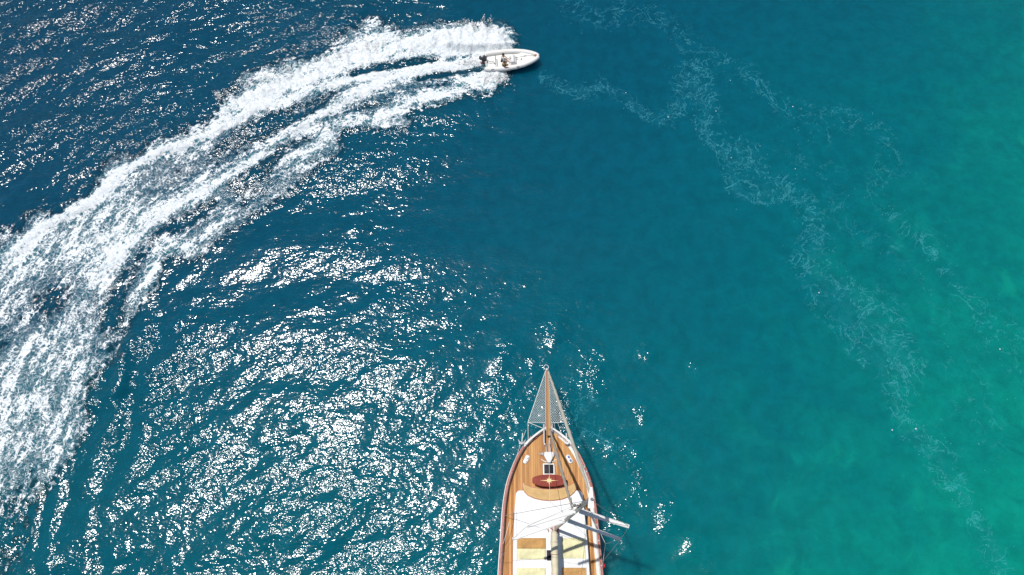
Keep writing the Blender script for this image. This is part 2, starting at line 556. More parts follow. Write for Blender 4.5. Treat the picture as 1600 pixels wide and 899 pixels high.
dtr, strk, sdt = pdist(xc, yc, smooth(W([(795, 92), (700, 100), (560, 132), (430, 195), (300, 270), (190, 360), (90, 480), (20, 620), (-40, 760), (-90, 960)]), 6))
trk = np.zeros((len(GX), 2)); trk[core, 0] = strk * 75.0; trk[core, 1] = dtr * sdt
foam = np.zeros(GX.shape); foam[core] = F

# wave trains thrown off by the wake, parallel to its lower edge
TR = [(345, 370), (262, 420), (238, 455), (215, 510), (180, 580), (160, 640), (150, 700), (135, 800), (125, 899), (120, 1000)]
dT, sT, sideT = pdist(xc + sample(f_blob, xc, yc, 40, 3) * 0.3, yc, W(TR))
sdT = dT * sideT
sdT = sdT + 0.55 * sample(f_blob, xc, yc, 44, 71)
train = np.exp(-((sdT - 0.6) / 2.0) ** 2) * np.cos(2 * PI * sdT / 2.6) * 0.115 * sstep(sT, 0.0, 0.25) * (0.75 + 0.35 * blob2[core])
dT2, sT2, sideT2 = pdist(xc + 0.5 * sample(f_blob, xc, yc, 4, 61), yc + sample(f_blob, xc, yc, 14, 33) * 0.4, W([(60, 640), (85, 720), (78, 810), (70, 899), (60, 1000)]))
train += np.exp(-(dT2 / 1.4) ** 2) * np.cos(2 * PI * dT2 / 1.7) * 0.06
Z[core] += train

# thin scum lines drifting in the calm water to the right
SCUM = [([(850, 132), (930, 118), (1010, 160), (1090, 120), (1120, 190), (1170, 250), (1215, 290), (1260, 340), (1275, 400), (1330, 450), (1360, 520), (1405, 590), (1440, 650), (1470, 740), (1500, 820), (1540, 899), (1560, 960)], 1.5, 0.85),
        ([(880, 20), (960, 0), (1060, 60), (1130, 110), (1220, 150), (1290, 190), (1370, 240), (1400, 300), (1440, 350), (1500, 420), (1550, 500), (1600, 580), (1660, 680)], 1.9, 0.55),
        ([(1110, 190), (1160, 240), (1215, 290)], 1.0, 0.5), ([(1390, 590), (1430, 650), (1450, 655)], 1.2, 0.4),
        ([(1250, 240), (1330, 330), (1400, 400), (1450, 480), (1500, 600), (1540, 700)], 2.6, 0.38),
        ([(890, 660), (930, 690), (960, 690)], 0.9, 0.7), ([(600, 110), (450, 90), (300, 110)], 5.0, 0.25)]
S = np.zeros(xc.shape)
swx = xc + sample(f_blob, xc, yc, 51, 22) * 1.1; swy = yc + sample(f_blob, xc, yc, 61, 3) * 1.1
for pts, w, v in SCUM:
    d, s, _ = pdist(swx, swy, W(pts))
    S = np.maximum(S, v * np.exp(-(d / w) ** 2))
scum = np.zeros(GX.shape); scum[core] = S
Z *= fade

nx, ny = len(X), len(Y)
idx = np.arange(nx * ny).reshape(ny, nx)
quads = np.stack([idx[:-1, :-1], idx[:-1, 1:], idx[1:, 1:], idx[1:, :-1]], -1).reshape(-1, 4)
co = np.stack([GX, GY, Z], -1).astype(np.float32)
is_foam = foam[quads].mean(1) > 0.20


def sheet(name, q, material):
    used, inv = np.unique(q.ravel(), return_inverse=True)
    me = bpy.data.meshes.new(name)
    nq = len(q)
    me.vertices.add(len(used)); me.loops.add(nq * 4); me.polygons.add(nq)
    me.vertices.foreach_set('co', co[used].ravel())
    me.polygons.foreach_set('loop_start', np.arange(0, nq * 4, 4, dtype=np.int32))
    me.loops.foreach_set('vertex_index', inv.astype(np.int32))
    me.update(calc_edges=True)
    me.polygons.foreach_set('use_smooth', np.ones(nq, bool))
    for an, arr in (('foam', foam), ('scum', scum), ('ruffle', ruf), ('along', trk[:, 0]), ('across', trk[:, 1])):
        a = me.attributes.new(an, 'FLOAT', 'POINT')
        a.data.foreach_set('value', arr[used].astype(np.float32))
    me.materials.append(material)
    o = bpy.data.objects.new(name, me)
    COL.objects.link(o)
    return o


def sea_material():
    m = bpy.data.materials.new('sea_water')
    m.use_nodes = True
    nt = m.node_tree
    L = nt.links.new
    N = nt.nodes.new
    b = nt.nodes['Principled BSDF']

    def math_(op, a, b_=None, c=None, clamp=False):
        n = N('ShaderNodeMath'); n.operation = op; n.use_clamp = clamp
        for i, v in enumerate((a, b_, c)):
            if v is None: continue
            if isinstance(v, (int, float)): n.inputs[i].default_value = v
            else: L(v, n.inputs[i])
        return n.outputs[0]

    def rng_(v, a, b_, c=0.0, d=1.0, smooth=True):
        n = N('ShaderNodeMapRange')
        n.interpolation_type = 'SMOOTHSTEP' if smooth else 'LINEAR'
        L(v, n.inputs['Value'])
        for k, q in zip(('From Min', 'From Max', 'To Min', 'To Max'), (a, b_, c, d)):
            if isinstance(q, (int, float)): n.inputs[k].default_value = q
            else: L(q, n.inputs[k])
        return n.outputs[0]

    def noise(scale, detail=3, rough=0.55, dist=0.0, vec=None):
        n = N('ShaderNodeTexNoise')
        n.inputs['Scale'].default_value = scale; n.inputs['Detail'].default_value = detail
        n.inputs['Roughness'].default_value = rough; n.inputs['Distortion'].default_value = dist
        L(vec if vec is not None else P, n.inputs['Vector'])
        return n.outputs['Fac']

    def mix(f, a, c):
        n = N('ShaderNodeMix'); n.data_type = 'RGBA'
        if isinstance(f, (int, float)): n.inputs['Factor'].default_value = f
        else: L(f, n.inputs['Factor'])
        for k, v in (('A', a), ('B', c)):
            if isinstance(v, tuple): n.inputs[k].default_value = (*v, 1)
            else: L(v, n.inputs[k])
        return n.outputs['Result']

    def attr(nm):
        n = N('ShaderNodeAttribute'); n.attribute_name = nm
        return n.outputs['Fac']

    tc = N('ShaderNodeTexCoord')
    P = tc.outputs['Object']
    sp = N('ShaderNodeSeparateXYZ'); L(P, sp.inputs[0])
    fl = N('ShaderNodeCombineXYZ'); L(sp.outputs[0], fl.inputs[0]); L(sp.outputs[1], fl.inputs[1])
    P = fl.outputs[0]

    # depth of the water body -> its own colour: deep blue to the left, sand shallows to the right
    q = math_('ADD', math_('MULTIPLY_ADD', sp.outputs[1], -0.76, sp.outputs[0]), 1.5)
    n1 = noise(0.07, 4, 0.55)
    n2 = noise(0.28, 4, 0.6, 0.6)
    q = math_('ADD', q, math_('MULTIPLY_ADD', n1, 16.0, -8.0))
    qs = math_('MULTIPLY', math_('MULTIPLY_ADD', n2, 22.0, -11.0), rng_(q, -8.0, 16.0, 0.15, 1.0))
    q = math_('ADD', q, qs)
    ramp = N('ShaderNodeValToRGB')
    cr = ramp.color_ramp
    cr.interpolation = 'B_SPLINE'
    st = [(-90, (0.0001, 0.036, 0.075)), (-50, (0.0001, 0.046, 0.088)), (-25, (0.0001, 0.062, 0.104)), (-8, (0.0001, 0.078, 0.116)),
          (8, (0.0001, 0.106, 0.126)), (20, (0.0008, 0.136, 0.132)), (34, (0.001, 0.192, 0.150)), (60, (0.002, 0.27, 0.17))]
    for i, (v, c) in enumerate(st):
        p = (v + 90) / 150
        e = cr.elements[i] if i < 2 else cr.elements.new(p)
        e.position = p; e.color = (*c, 1)
    L(math_('DIVIDE', math_('ADD', q, 90.0), 150.0), ramp.inputs[0])
    # greener water stirred up in the lower left
    gr = math_('MULTIPLY', rng_(sp.outputs[1], 24.0, 4.0), rng_(sp.outputs[0], 4.0, -14.0))
    col = mix(math_('MULTIPLY', gr, 0.55), ramp.outputs[0], (0.0002, 0.080, 0.104))
    ripple_tone = noise(0.8, 6, 0.68, 0.3)  # uneven light on small ripples, mixed into the water's colour
    vm = N('ShaderNodeVectorMath'); vm.operation = 'SCALE'
    L(col, vm.inputs[0]); L(rng_(ripple_tone, 0.25, 0.75, 0.86, 1.14), vm.inputs['Scale'])
    col = vm.outputs[0]

    # patches of weed and bare sand on the seabed under the shallows
    weed = math_('MULTIPLY', rng_(noise(0.42, 6, 0.68, 0.8), 0.54, 0.70), rng_(noise(0.09, 3, 0.5), 0.44, 0.58))
    col = mix(math_('MULTIPLY', math_('MULTIPLY', weed, rng_(q, 8.0, 24.0)), 0.42), col, (0.0006, 0.085, 0.095))
    sand = math_('MULTIPLY', rng_(noise(0.30, 6, 0.66, 0.5), 0.55, 0.75), rng_(q, 4.0, 26.0))
    col = mix(math_('MULTIPLY', sand, 0.38), col, (0.004, 0.30, 0.20))
    foam_a = attr('foam'); scum_a = attr('scum'); ruf_a = attr('ruffle')
    # aerated water under the foam is paler and greener
    aer = rng_(foam_a, 0.15, 0.9, 0.0, 0.55)
    col = mix(aer, col, (0.03, 0.22, 0.27))

    # foam: broken, lacy sheets
    warp = N('ShaderNodeTexNoise'); warp.inputs['Scale'].default_value = 1.6; warp.inputs['Detail'].default_value = 4
    L(P, warp.inputs['Vector'])
    wv = N('ShaderNodeVectorMath'); wv.operation = 'MULTIPLY_ADD'
    L(warp.outputs['Color'], wv.inputs[0]); wv.inputs[1].default_value = (0.9, 0.9, 0); L(P, wv.inputs[2])
    WP = wv.outputs[0]
    nf = noise(4.6, 6, 0.75, 0.4, WP)
    nf2 = noise(1.1, 4, 0.6, 0.3, WP)
    vo = N('ShaderNodeTexVoronoi'); vo.feature = 'DISTANCE_TO_EDGE'; vo.inputs['Scale'].default_value = 3.4
    L(WP, vo.inputs['Vector'])
    cx = N('ShaderNodeCombineXYZ')
    L(math_('MULTIPLY', attr('along'), 0.30), cx.inputs[0]); L(attr('across'), cx.inputs[1])
    wv2 = N('ShaderNodeVectorMath'); wv2.operation = 'MULTIPLY_ADD'
    L(warp.outputs['Color'], wv2.inputs[0]); wv2.inputs[1].default_value = (0.25, 0.5, 0); L(cx.outputs[0], wv2.inputs[2])
    ns = noise(1.25, 6, 0.68, 0.2, wv2.outputs[0])
    lace = rng_(vo.outputs['Distance'], 0.0, 0.20, 1.0, 0.0)
    val = math_('ADD', math_('ADD', foam_a, math_('MULTIPLY_ADD', nf, 1.5, -0.75)),
                math_('ADD', math_('ADD', math_('MULTIPLY_ADD', nf2, 0.55, -0.275), math_('MULTIPLY_ADD', ns, 2.4, -1.2)), math_('MULTIPLY', lace, 0.26)))
    fm = rng_(val, 0.46, 0.86)
    fm = math_('MULTIPLY', fm, rng_(foam_a, 0.02, 0.22))
    nt_ = noise(4.5, 5, 0.75, 1.0, WP)
    thin = math_('MULTIPLY', math_('MULTIPLY', rng_(foam_a, 0.16, 0.42), rng_(math_('ADD', nt_, math_('MULTIPLY', lace, 0.10)), 0.50, 0.72)), 0.42)
    fm = math_('MAXIMUM', fm, thin)

    # filaments of scum
    rf = noise(0.34, 8, 0.60, 0.8)
    fil = rng_(math_('ABSOLUTE', math_('SUBTRACT', rf, 0.5)), 0.0, 0.011, 1.0, 0.0)
    rf2 = noise(0.85, 7, 0.62, 0.6)
    fil2 = rng_(math_('ABSOLUTE', math_('SUBTRACT', rf2, 0.47)), 0.0, 0.016, 1.0, 0.0)
    gate = rng_(math_('ADD', noise(0.33, 4, 0.65), math_('MULTIPLY', scum_a, 0.30)), 0.50, 0.70)
    gate2 = rng_(math_('ADD', noise(1.3, 3, 0.65), math_('MULTIPLY', scum_a, 0.30)), 0.60, 0.76)
    haze_ = rng_(math_('MULTIPLY', scum_a, noise(1.8, 5, 0.75)), 0.30, 0.62, 0.0, 0.06)
    sc = math_('MULTIPLY', math_('ADD', math_('MULTIPLY', fil, gate), math_('MULTIPLY', fil2, gate2)), rng_(scum_a, 0.08, 0.6), clamp=True)
    sc = math_('MAXIMUM', math_('MULTIPLY', sc, 0.30), haze_)
    col = mix(sc, col, (0.10, 0.46, 0.56))
    # loose flecks in the scum; white dots coloured in partly as sun glints
    vf = N('ShaderNodeTexVoronoi'); vf.inputs['Scale'].default_value = 1.15; L(P, vf.inputs['Vector'])
    vs = N('ShaderNodeSeparateXYZ'); L(vf.outputs['Color'], vs.inputs[0])
    thr = math_('MULTIPLY_ADD', scum_a, -0.30, 1.0)
    fk = math_('MULTIPLY', rng_(vf.outputs['Distance'], 0.035, 0.075, 1.0, 0.0), math_('GREATER_THAN', vs.outputs[0], thr))
    fm = math_('MAXIMUM', fm, math_('MULTIPLY', fk, 0.7))

    vg = N('ShaderNodeTexVoronoi'); vg.inputs['Scale'].default_value = 3.2; L(P, vg.inputs['Vector'])
    vt = N('ShaderNodeSeparateXYZ'); L(vg.outputs['Color'], vt.inputs[0])
    sp_ = math_('MULTIPLY', rng_(vg.outputs['Distance'], 0.06, 0.16, 1.0, 0.0), math_('GREATER_THAN', vt.outputs[0], math_('MULTIPLY_ADD', scum_a, -0.5, 1.0)))
    col = mix(math_('MULTIPLY', sp_, 0.42), col, (0.12, 0.48, 0.56))
    fc = mix(rng_(nf, 0.36, 0.58), (0.60, 0.70, 0.75), (0.88, 0.89, 0.90))  # shading of the foam lumps put into its colour, hollows greyer
    col = mix(fm, col, fc)
    L(col, b.inputs['Base Color'])
    b.inputs['IOR'].default_value = 1.345
    L(rng_(fm, 0.1, 0.5, 0.125, 0.85), b.inputs['Roughness'])
    # light scatters about inside the water body, so shadows on it are soft
    b.subsurface_method = 'BURLEY'
    L(rng_(fm, 0.0, 0.5, 1.0, 0.0), b.inputs['Subsurface Weight'])
    b.inputs['Subsurface Radius'].default_value = (1.0, 1.0, 1.0)
    b.inputs['Subsurface Scale'].default_value = 1.6
    # ripples: small capillary relief on open water, frothy relief on the foam
    mp = N('ShaderNodeMapping'); mp.inputs['Rotation'].default_value = (0, 0, math.radians(-18)); mp.inputs['Scale'].default_value = (0.75, 1.25, 1)
    L(P, mp.inputs[0])
    r1 = noise(1.9, 1.5, 0.5, 0.25, mp.outputs[0])
    r2 = noise(5.6, 1.2, 0.5, 0.0, mp.outputs[0])
    hr = math_('MULTIPLY', math_('ADD', math_('MULTIPLY', r1, 0.085), math_('MULTIPLY', r2, 0.034)), ruf_a)
    hf = math_('MULTIPLY', math_('MULTIPLY', nf, 0.17), rng_(foam_a, 0.1, 0.8))
    hh = math_('ADD', hr, hf)
    bp = N('ShaderNodeBump'); bp.inputs['Strength'].default_value = 1.0; bp.inputs['Distance'].default_value = 1.0
    L(hh, bp.inputs['Height'])
    L(bp.outputs[0], b.inputs['Normal'])
    return m


SEA = sea_material()
water = sheet('water', quads[~is_foam], SEA)
tag(water, kind='structure')
wake = sheet('wake_foam', quads[is_foam], SEA)
tag(wake, 'broad curving trail of white churned foam behind the white speedboat', 'foam', kind='stuff')


# ---- spray thrown up beside the speedboat
def spray():
    V = []; Fc = []
    tet = np.array([(1, 1, 1), (1, -1, -1), (-1, 1, -1), (-1, -1, 1)], float) / 1.7
    tf = np.array([(0, 1, 2), (0, 3, 1), (0, 2, 3), (1, 3, 2)])

    def jet(u, v, ang, length, n, hgt, wid, size=0.035):
        base = np.array(at(u, v, 0.15))
        d = np.array([math.cos(ang), math.sin(ang), 0]); s = np.array([-d[1], d[0], 0])
        t = rng.beta(2.6, 1.5, n)
        lat = rng.normal(0, 1, n) * wid * (0.35 + 0.9 * t) * (1.15 - t)
        z = hgt * 4 * t * (1 - t) * rng.uniform(0.25, 1.0, n) + rng.uniform(0, 0.15, n)
        return base + np.outer(t * length, d) + np.outer(lat, s) + np.outer(z, [0, 0, 1]), size * rng.lognormal(0, 0.45, n)

    P_ = []; R_ = []
    def add(r):
        P_.append(r[0]); R_.append(r[1])
    # loose droplets beyond the tips of the fans
    for i in range(46):
        u = rng.uniform(700, 790)
        ln = 1.7 + 1.2 * math.exp(-((u - 737) / 10) ** 2) + 1.2 * math.exp(-((u - 766) / 9) ** 2)
        add(jet(u, 74, math.radians(rng.normal(97, 8)), ln * rng.uniform(1.1, 1.45), 55, rng.uniform(0.1, 0.35), 0.20, 0.028))
    for i in range(40):
        t = rng.uniform(0, 1)
        u, v = 700 - t * 365, 66 + 100 * t ** 1.5
        add(jet(u, v, math.radians(rng.normal(104 + 20 * t, 16)), rng.uniform(0.9, 2.0), 40, rng.uniform(0.1, 0.3), 0.25, 0.026))
    for i in range(20):
        u = rng.uniform(762, 794)
        add(jet(u, 114, math.radians(rng.normal(-100, 12)), rng.uniform(0.7, 1.9), 45, rng.uniform(0.1, 0.3), 0.18, 0.026))
    for i in range(8):
        add(jet(755 + rng.uniform(-2, 2), 95 + rng.uniform(-3, 5), math.radians(rng.normal(186, 5)), rng.uniform(1.0, 3.0), 40, rng.uniform(0.1, 0.3), 0.13, 0.026))
    P_ = np.concatenate(P_); R_ = np.concatenate(R_)
    n = len(P_)
    q = rng.normal(size=(n, 3, 3))
    qq, _ = np.linalg.qr(q)
    vv = np.einsum('nij,kj->nki', qq, tet) * R_[:, None, None] + P_[:, None, :]
    ff = tf[None] + (np.arange(n) * 4)[:, None, None]
    me = bpy.data.meshes.new('spray')
    nf = n * 4
    me.vertices.add(n * 4); me.loops.add(nf * 3); me.polygons.add(nf)
    me.vertices.foreach_set('co', vv.astype(np.float32).ravel())
    me.polygons.foreach_set('loop_start', np.arange(0, nf * 3, 3, dtype=np.int32))
    me.loops.foreach_set('vertex_index', ff.astype(np.int32).ravel())
    me.update(calc_edges=True)
    m = bpy.data.materials.new('spray_droplets'); m.use_nodes = True
    b = m.node_tree.nodes['Principled BSDF']
    ns = m.node_tree.nodes.new('ShaderNodeTexNoise'); ns.inputs['Scale'].default_value = 3
    cr = m.node_tree.nodes.new('ShaderNodeValToRGB')
    cr.color_ramp.elements[0].color = (0.80, 0.84, 0.87, 1); cr.color_ramp.elements[1].color = (0.92, 0.93, 0.94, 1)
    m.node_tree.links.new(ns.outputs[0], cr.inputs[0]); m.node_tree.links.new(cr.outputs[0], b.inputs['Base Color'])
    b.inputs['Roughness'].default_value = 0.5
    tr = m.node_tree.nodes.new('ShaderNodeBsdfTranslucent'); tr.inputs[0].default_value = (0.95, 0.97, 0.98, 1)
    ms = m.node_tree.nodes.new('ShaderNodeMixShader'); ms.inputs[0].default_value = 0.45
    m.node_tree.links.new(b.outputs[0], ms.inputs[1]); m.node_tree.links.new(tr.outputs[0], ms.inputs[2])
    m.node_tree.links.new(ms.outputs[0], m.node_tree.nodes['Material Output'].inputs['Surface'])
    me.materials.append(m)
    nn = rng.normal(size=(n * 4, 3)) * 0.35; nn[:, 2] = 1.0
    nn /= np.linalg.norm(nn, axis=1)[:, None]
    me.normals_split_custom_set_from_vertices(nn.tolist())
    o = bpy.data.objects.new('spray', me); COL.objects.link(o)
    tag(o, 'white spray droplets flying up along both sides of the speeding boat', 'spray', kind='stuff')


spray()

# ================================================================== THE SAILING YACHT
CX = 2.5
ST = [(9.55, 0.05, 3.25), (9.2, 0.62, 3.17), (8.75, 1.22, 3.08), (8.37, 1.62, 3.0), (7.7, 2.08, 2.9), (6.99, 2.42, 2.8), (5.95, 2.80, 2.7), (5.0, 3.0, 2.6), (4.04, 3.12, 2.5),
      (2.17, 3.24, 2.4), (0.13, 3.37, 2.3), (-2, 3.42, 2.25), (-5, 3.40, 2.25), (-8, 3.25, 2.35), (-11, 2.9, 2.55), (-13.6, 2.35, 2.8)]
ys = [s[0] for s in ST][::-1]
def hb(y): return float(np.interp(y, ys, [s[1] for s in ST][::-1]))
def capz(y): return float(np.interp(y, ys, [s[2] for s in ST][::-1]))
def deckz(y): return capz(y) - 0.48


# dense stations for smooth curves
from_y = np.concatenate([np.linspace(9.55, 8.2, 12), np.linspace(8.0, -13.6, 60)])
# smooth half breadth with a Catmull-Rom through the stations
def cr_interp(y, k):
    for i in range(len(ST) - 1):
        if ST[i + 1][0] <= y <= ST[i][0]:
            a, b = ST[i], ST[i + 1]
            p = ST[max(0, i - 1)]; n = ST[min(len(ST) - 1, i + 2)]
            t = (a[0] - y) / (a[0] - b[0])
            h = a[0] - b[0]
            ma = (b[k] - p[k]) / max(1e-6, (p[0] - b[0])) * h if i > 0 else (b[k] - a[k])
            mb = (n[k] - a[k]) / max(1e-6, (a[0] - n[0])) * h if i < len(ST) - 2 else (b[k] - a[k])
            t2, t3 = t * t, t * t * t
            return (2 * t3 - 3 * t2 + 1) * a[k] + (t3 - 2 * t2 + t) * ma + (-2 * t3 + 3 * t2) * b[k] + (t3 - t2) * mb
    return ST[-1][k]
prof = [(float(y), max(0.04, cr_interp(float(y), 1)), cr_interp(float(y), 2)) for y in from_y]
def HB(y): return float(np.interp(y, [p[0] for p in prof][::-1], [p[1] for p in prof][::-1]))

yacht = thing('sailing_yacht', 'wooden sailing yacht seen from above with teak foredeck, white cabin roof and one mast', 'yacht', (CX, 0, 0))

# hull shell
def hull_shell(zlo, zhi_off, frac_lo, frac_hi, out=0.0, close=False):
    """skin between two heights; at each station the breadth shrinks towards the keel"""
    bm = B()
    rows = []
    for (y, w, zc) in prof:
        row = []
        for side in (-1, 1):
            pts = []
            for i in range(7):
                t = i / 6
                z = zlo + (zc + zhi_off - zlo) * t
                k = (z + 0.9) / (zc + 0.9)
                wz = w * max(0.0, (k ** 0.42))
                yy = y - (1 - k) * 1.3 * max(0, (y - 4) / 5.5)
                pts.append(bm.verts.new((CX + side * (wz + out), yy, z)))
            row.append(pts)
        rows.append(row)
    for a, b in zip(rows, rows[1:]):
        for s in (0, 1):
            for i in range(6):
                bm.faces.new((a[s][i], a[s][i + 1], b[s][i + 1], b[s][i]))
    a = rows[-1]
    bm.faces.new(a[0] + a[1][::-1])
    a = rows[0]
    bm.faces.new(a[0] + a[1][::-1])
    return bm


obj('hull', hull_shell(-0.85, -0.02, 0, 1), M['gel'], yacht, smooth=50)


def ribbon(inner, outer, z0, z1, y_from, y_to, sides=(-1, 1)):
    """a strip following the sheer between two offsets inside the hull's edge"""
    bm = B()
    pts = [p for p in prof if y_to <= p[0] <= y_from]
    for side in sides:
        rings = []
        for (y, w, zc) in pts:
            zz = zc
            wo = max(0.02, w - outer); wi = max(0.01, w - inner)
            rings.append([bm.verts.new((CX + side * wo, y, zz + z0)), bm.verts.new((CX + side * wo, y, zz + z1)),
                          bm.verts.new((CX + side * wi, y, zz + z1)), bm.verts.new((CX + side * wi, y, zz + z0))])
        for a, b in zip(rings, rings[1:]):
            for k in range(4):
                bm.faces.new((a[k], a[(k + 1) % 4], b[(k + 1) % 4], b[k]))
        bm.faces.new(rings[0]); bm.faces.new(rings[-1][::-1])
    return bm


obj('bulwark', ribbon(0.13, 0.03, -0.55, -0.01, 9.3, -13.6), M['white'], yacht, smooth=30)
obj('cap_rail', ribbon(0.14, -0.02, -0.008, 0.055, 8.25, -13.6), M['red'], yacht, smooth=30)
obj('bow_rail', ribbon(0.16, -0.04, -0.006, 0.06, 9.6, 8.28), M['white'], yacht, smooth=30)
obj('rubbing_strake', ribbon(0.0, -0.07, -0.42, -0.30, 9.0, -13.6), M['white'], yacht, smooth=30)
# deck
bm = B()
rows = []
for (y, w, zc) in prof:
    if y > 9.35: continue
    ww = max(0.03, w - 0.13)
    rows.append([bm.verts.new((CX - ww + 2 * ww * i / 8, y, zc - 0.48 + 0.05 * (1 - (2 * i / 8 - 1) ** 2))) for i in range(9)])
for a, b in zip(rows, rows[1:]):
    for i in range(8):
        bm.faces.new((a[i], a[i + 1], b[i + 1], b[i]))
obj('deck', bm, M['teak'], yacht, smooth='all')
obj('sunlit_bulwark_strip', ribbon(0.36, 0.131, -0.49, -0.455, 9.0, -13.6, (1,)), M['white'], yacht)  # white deck strip standing in for the sunlit inner bulwark, starboard only

# bowsprit: broad plank with a dark king plank beside it, netting each side
tip = Vector((2.42, 13.2, 4.2)); root_ = Vector((2.5, 8.9, 3.12))
bm = B()
def plank(bm, a, b, wa, wb, th, off=0.0):
    d = (b - a).normalized(); s = Vector((1, 0, 0))
    vs = []
    for p, w in ((a, wa), (b, wb)):
        vs.append([bm.verts.new(p + s * (off + k * w / 2) + Vector((0, 0, h))) for k, h in ((-1, 0), (1, 0), (1, th), (-1, th))])
    for k in range(4):
        bm.faces.new((vs[0][k], vs[0][(k + 1) % 4], vs[1][(k + 1) % 4], vs[1][k]))
    bm.faces.new(vs[0]); bm.faces.new(vs[1][::-1])
plank(bm, root_, tip, 0.34, 0.13, 0.10)
bs = obj('bowsprit', bm, M['sprit'], yacht)
bm = B(); plank(bm, root_ + Vector((-0.10, 0, 0.102)), tip + Vector((-0.02, 0, 0.102)), 0.045, 0.03, 0.02)
obj('king_plank', bm, M['red'], bs)
bm = B(); ball(bm, tip + Vector((0, 0.05, 0.05)), (0.11, 0.12, 0.11)); torus(bm, tip + Vector((-0.05, 0.22, 0.05)), 0.16, 0.02)
obj('sprit_cap', bm, M['steel'], bs, smooth=40)

nl = Vector((1.09, 9.75, 3.5)); nr = Vector((3.70, 9.75, 3.5))


def net(name, A, Bp, C_):
    """triangular rope net A (tip) - Bp (outer) - C_ (inner)"""
    bm = B()
    sag = lambda p, w: p
    def seg(p, q, r=0.0075):
        tube(bm, [p, (p + q) / 2 + Vector((0, 0, -0.03)), q], r, n=4, caps=False)
    sp = 0.10
    # barycentric clip of a family of parallel lines
    e1 = (Bp - C_); e2 = (A - C_)
    nrm = e1.cross(e2).normalized()
    for ang in (35, -35):
        base = e2.normalized()
        d = Quaternion(nrm, math.radians(ang)) @ base
        n2 = nrm.cross(d).normalized()
        vals = [(p - C_).dot(n2) for p in (A, Bp, C_)]
        t = min(vals) + sp * 0.5
        while t < max(vals):
            hits = []
            for p, q in ((A, Bp), (Bp, C_), (C_, A)):
                a, b = (p - C_).dot(n2) - t, (q - C_).dot(n2) - t
                if a * b < 0:
                    hits.append(p + (q - p) * (a / (a - b)))
            if len(hits) == 2: seg(*hits)
            t += sp
    tube(bm, [A, Bp], 0.022, n=6); tube(bm, [Bp, C_], 0.015, n=6); tube(bm, [C_, A], 0.012, n=6)
    return obj(name, bm, M['rope'], yacht)


net('bow_netting', tip + Vector((-0.09, -0.02, 0.03)), nl, Vector((2.30, 9.72, 3.38)))
net('bow_netting', tip + Vector((0.09, -0.02, 0.03)), nr, Vector((2.68, 9.72, 3.38)))

# whisker ropes from the net corners to the rails
bm = B()
tube(bm, [nl, Vector((CX - HB(8.6), 8.6, 3.05))], 0.018, n=6)
tube(bm, [Vector((2.3, 9.72, 3.38)), Vector((2.34, 9.2, 3.2))], 0.014, n=6)
tube(bm, [nl, Vector((2.30, 9.3, 3.3))], 0.02, n=6)
obj('net_lashing', bm, M['rope'], yacht)
bm = B()
tube(bm, [Vector((2.68, 9.72, 3.38)), Vector((2.64, 9.2, 3.2))], 0.012, n=6)
tube(bm, [Vector((2.88, 9.73, 3.4)), at(868, 675, 3.1)], 0.010, n=6)
tube(bm, [Vector((3.12, 9.74, 3.42)), at(880, 686, 3.1)], 0.010, n=6)
tube(bm, [nr, Vector((CX + HB(8.5), 8.5, 3.05))], 0.018, n=6)
obj('net_lashing', bm, M['rope'], yacht)

# chain pipes at the bow
bm = B()
tube(bm, [at(850, 663, 3.35), at(850, 692, 2.95)], 0.065, n=10)
ball(bm, at(851, 694, 2.93), (0.08, 0.10, 0.07))
obj('anchor_roller', bm, M['steel'], yacht, smooth=40)
bm = B()
tube(bm, [at(863, 663, 3.35), at(862, 680, 3.1)], 0.05, n=10)
obj('anchor_roller', bm, M['steel'], yacht, smooth=40)
bm = B()
tube(bm, [at(853, 695, 2.85), at(854, 708, 2.75)], 0.022, n=6)
tube(bm, [at(859, 684, 2.95), at(860, 708, 2.75)], 0.022, n=6)
obj('anchor_chain', bm, M['steel'], yacht)

# windlass: T shaped white casting, two drums
w0 = at(857.5, 712, 2.45)
wl = bpy.data.objects.new('windlass', None); COL.objects.link(wl); wl.parent = yacht; wl.location = (0, 0, 0)
bm = B()
dz = deckz(7.6) + 0.04
prism(bm, [(w0.x - 0.32, w0.y + 0.20), (w0.x + 0.32, w0.y + 0.20), (w0.x + 0.34, w0.y - 0.06), (w0.x + 0.16, w0.y - 0.38), (w0.x + 0.10, w0.y - 0.52), (w0.x - 0.10, w0.y - 0.52), (w0.x - 0.16, w0.y - 0.38), (w0.x - 0.34, w0.y - 0.06)], dz, dz + 0.34, 0.05)
obj('housing', bm, M['white'], wl, smooth=30)
bm = B(); tube(bm, [w0 + Vector((-0.66, 0.10, 0.05)), w0 + Vector((0.66, 0.10, 0.05))], 0.035, n=8)
obj('shaft', bm, M['steel'], wl, smooth=40)
for s in (-1, 1):
    bm = B()
    c = w0 + Vector((s * 0.46, 0.10, 0.05))
    tube(bm, [c + Vector((-0.10, 0, 0)), c + Vector((-0.06, 0, 0)), c + Vector((0, 0, 0)), c + Vector((0.06, 0, 0)), c + Vector((0.10, 0, 0))], [0.17, 0.12, 0.09, 0.12, 0.17], n=14)
    obj('drum', bm, M['steel'], wl, smooth=40)
    bm = B()
    tube(bm, [w0 + Vector((s * 0.62, 0.02, -0.10)), w0 + Vector((s * 0.58, -0.18, -0.05)), w0 + Vector((s * 0.36, -0.36, -0.05)), w0 + Vector((s * 0.16, -0.44, 0.0))], 0.035, n=8)
    obj('bracket', bm, M['white'], wl, smooth=40)

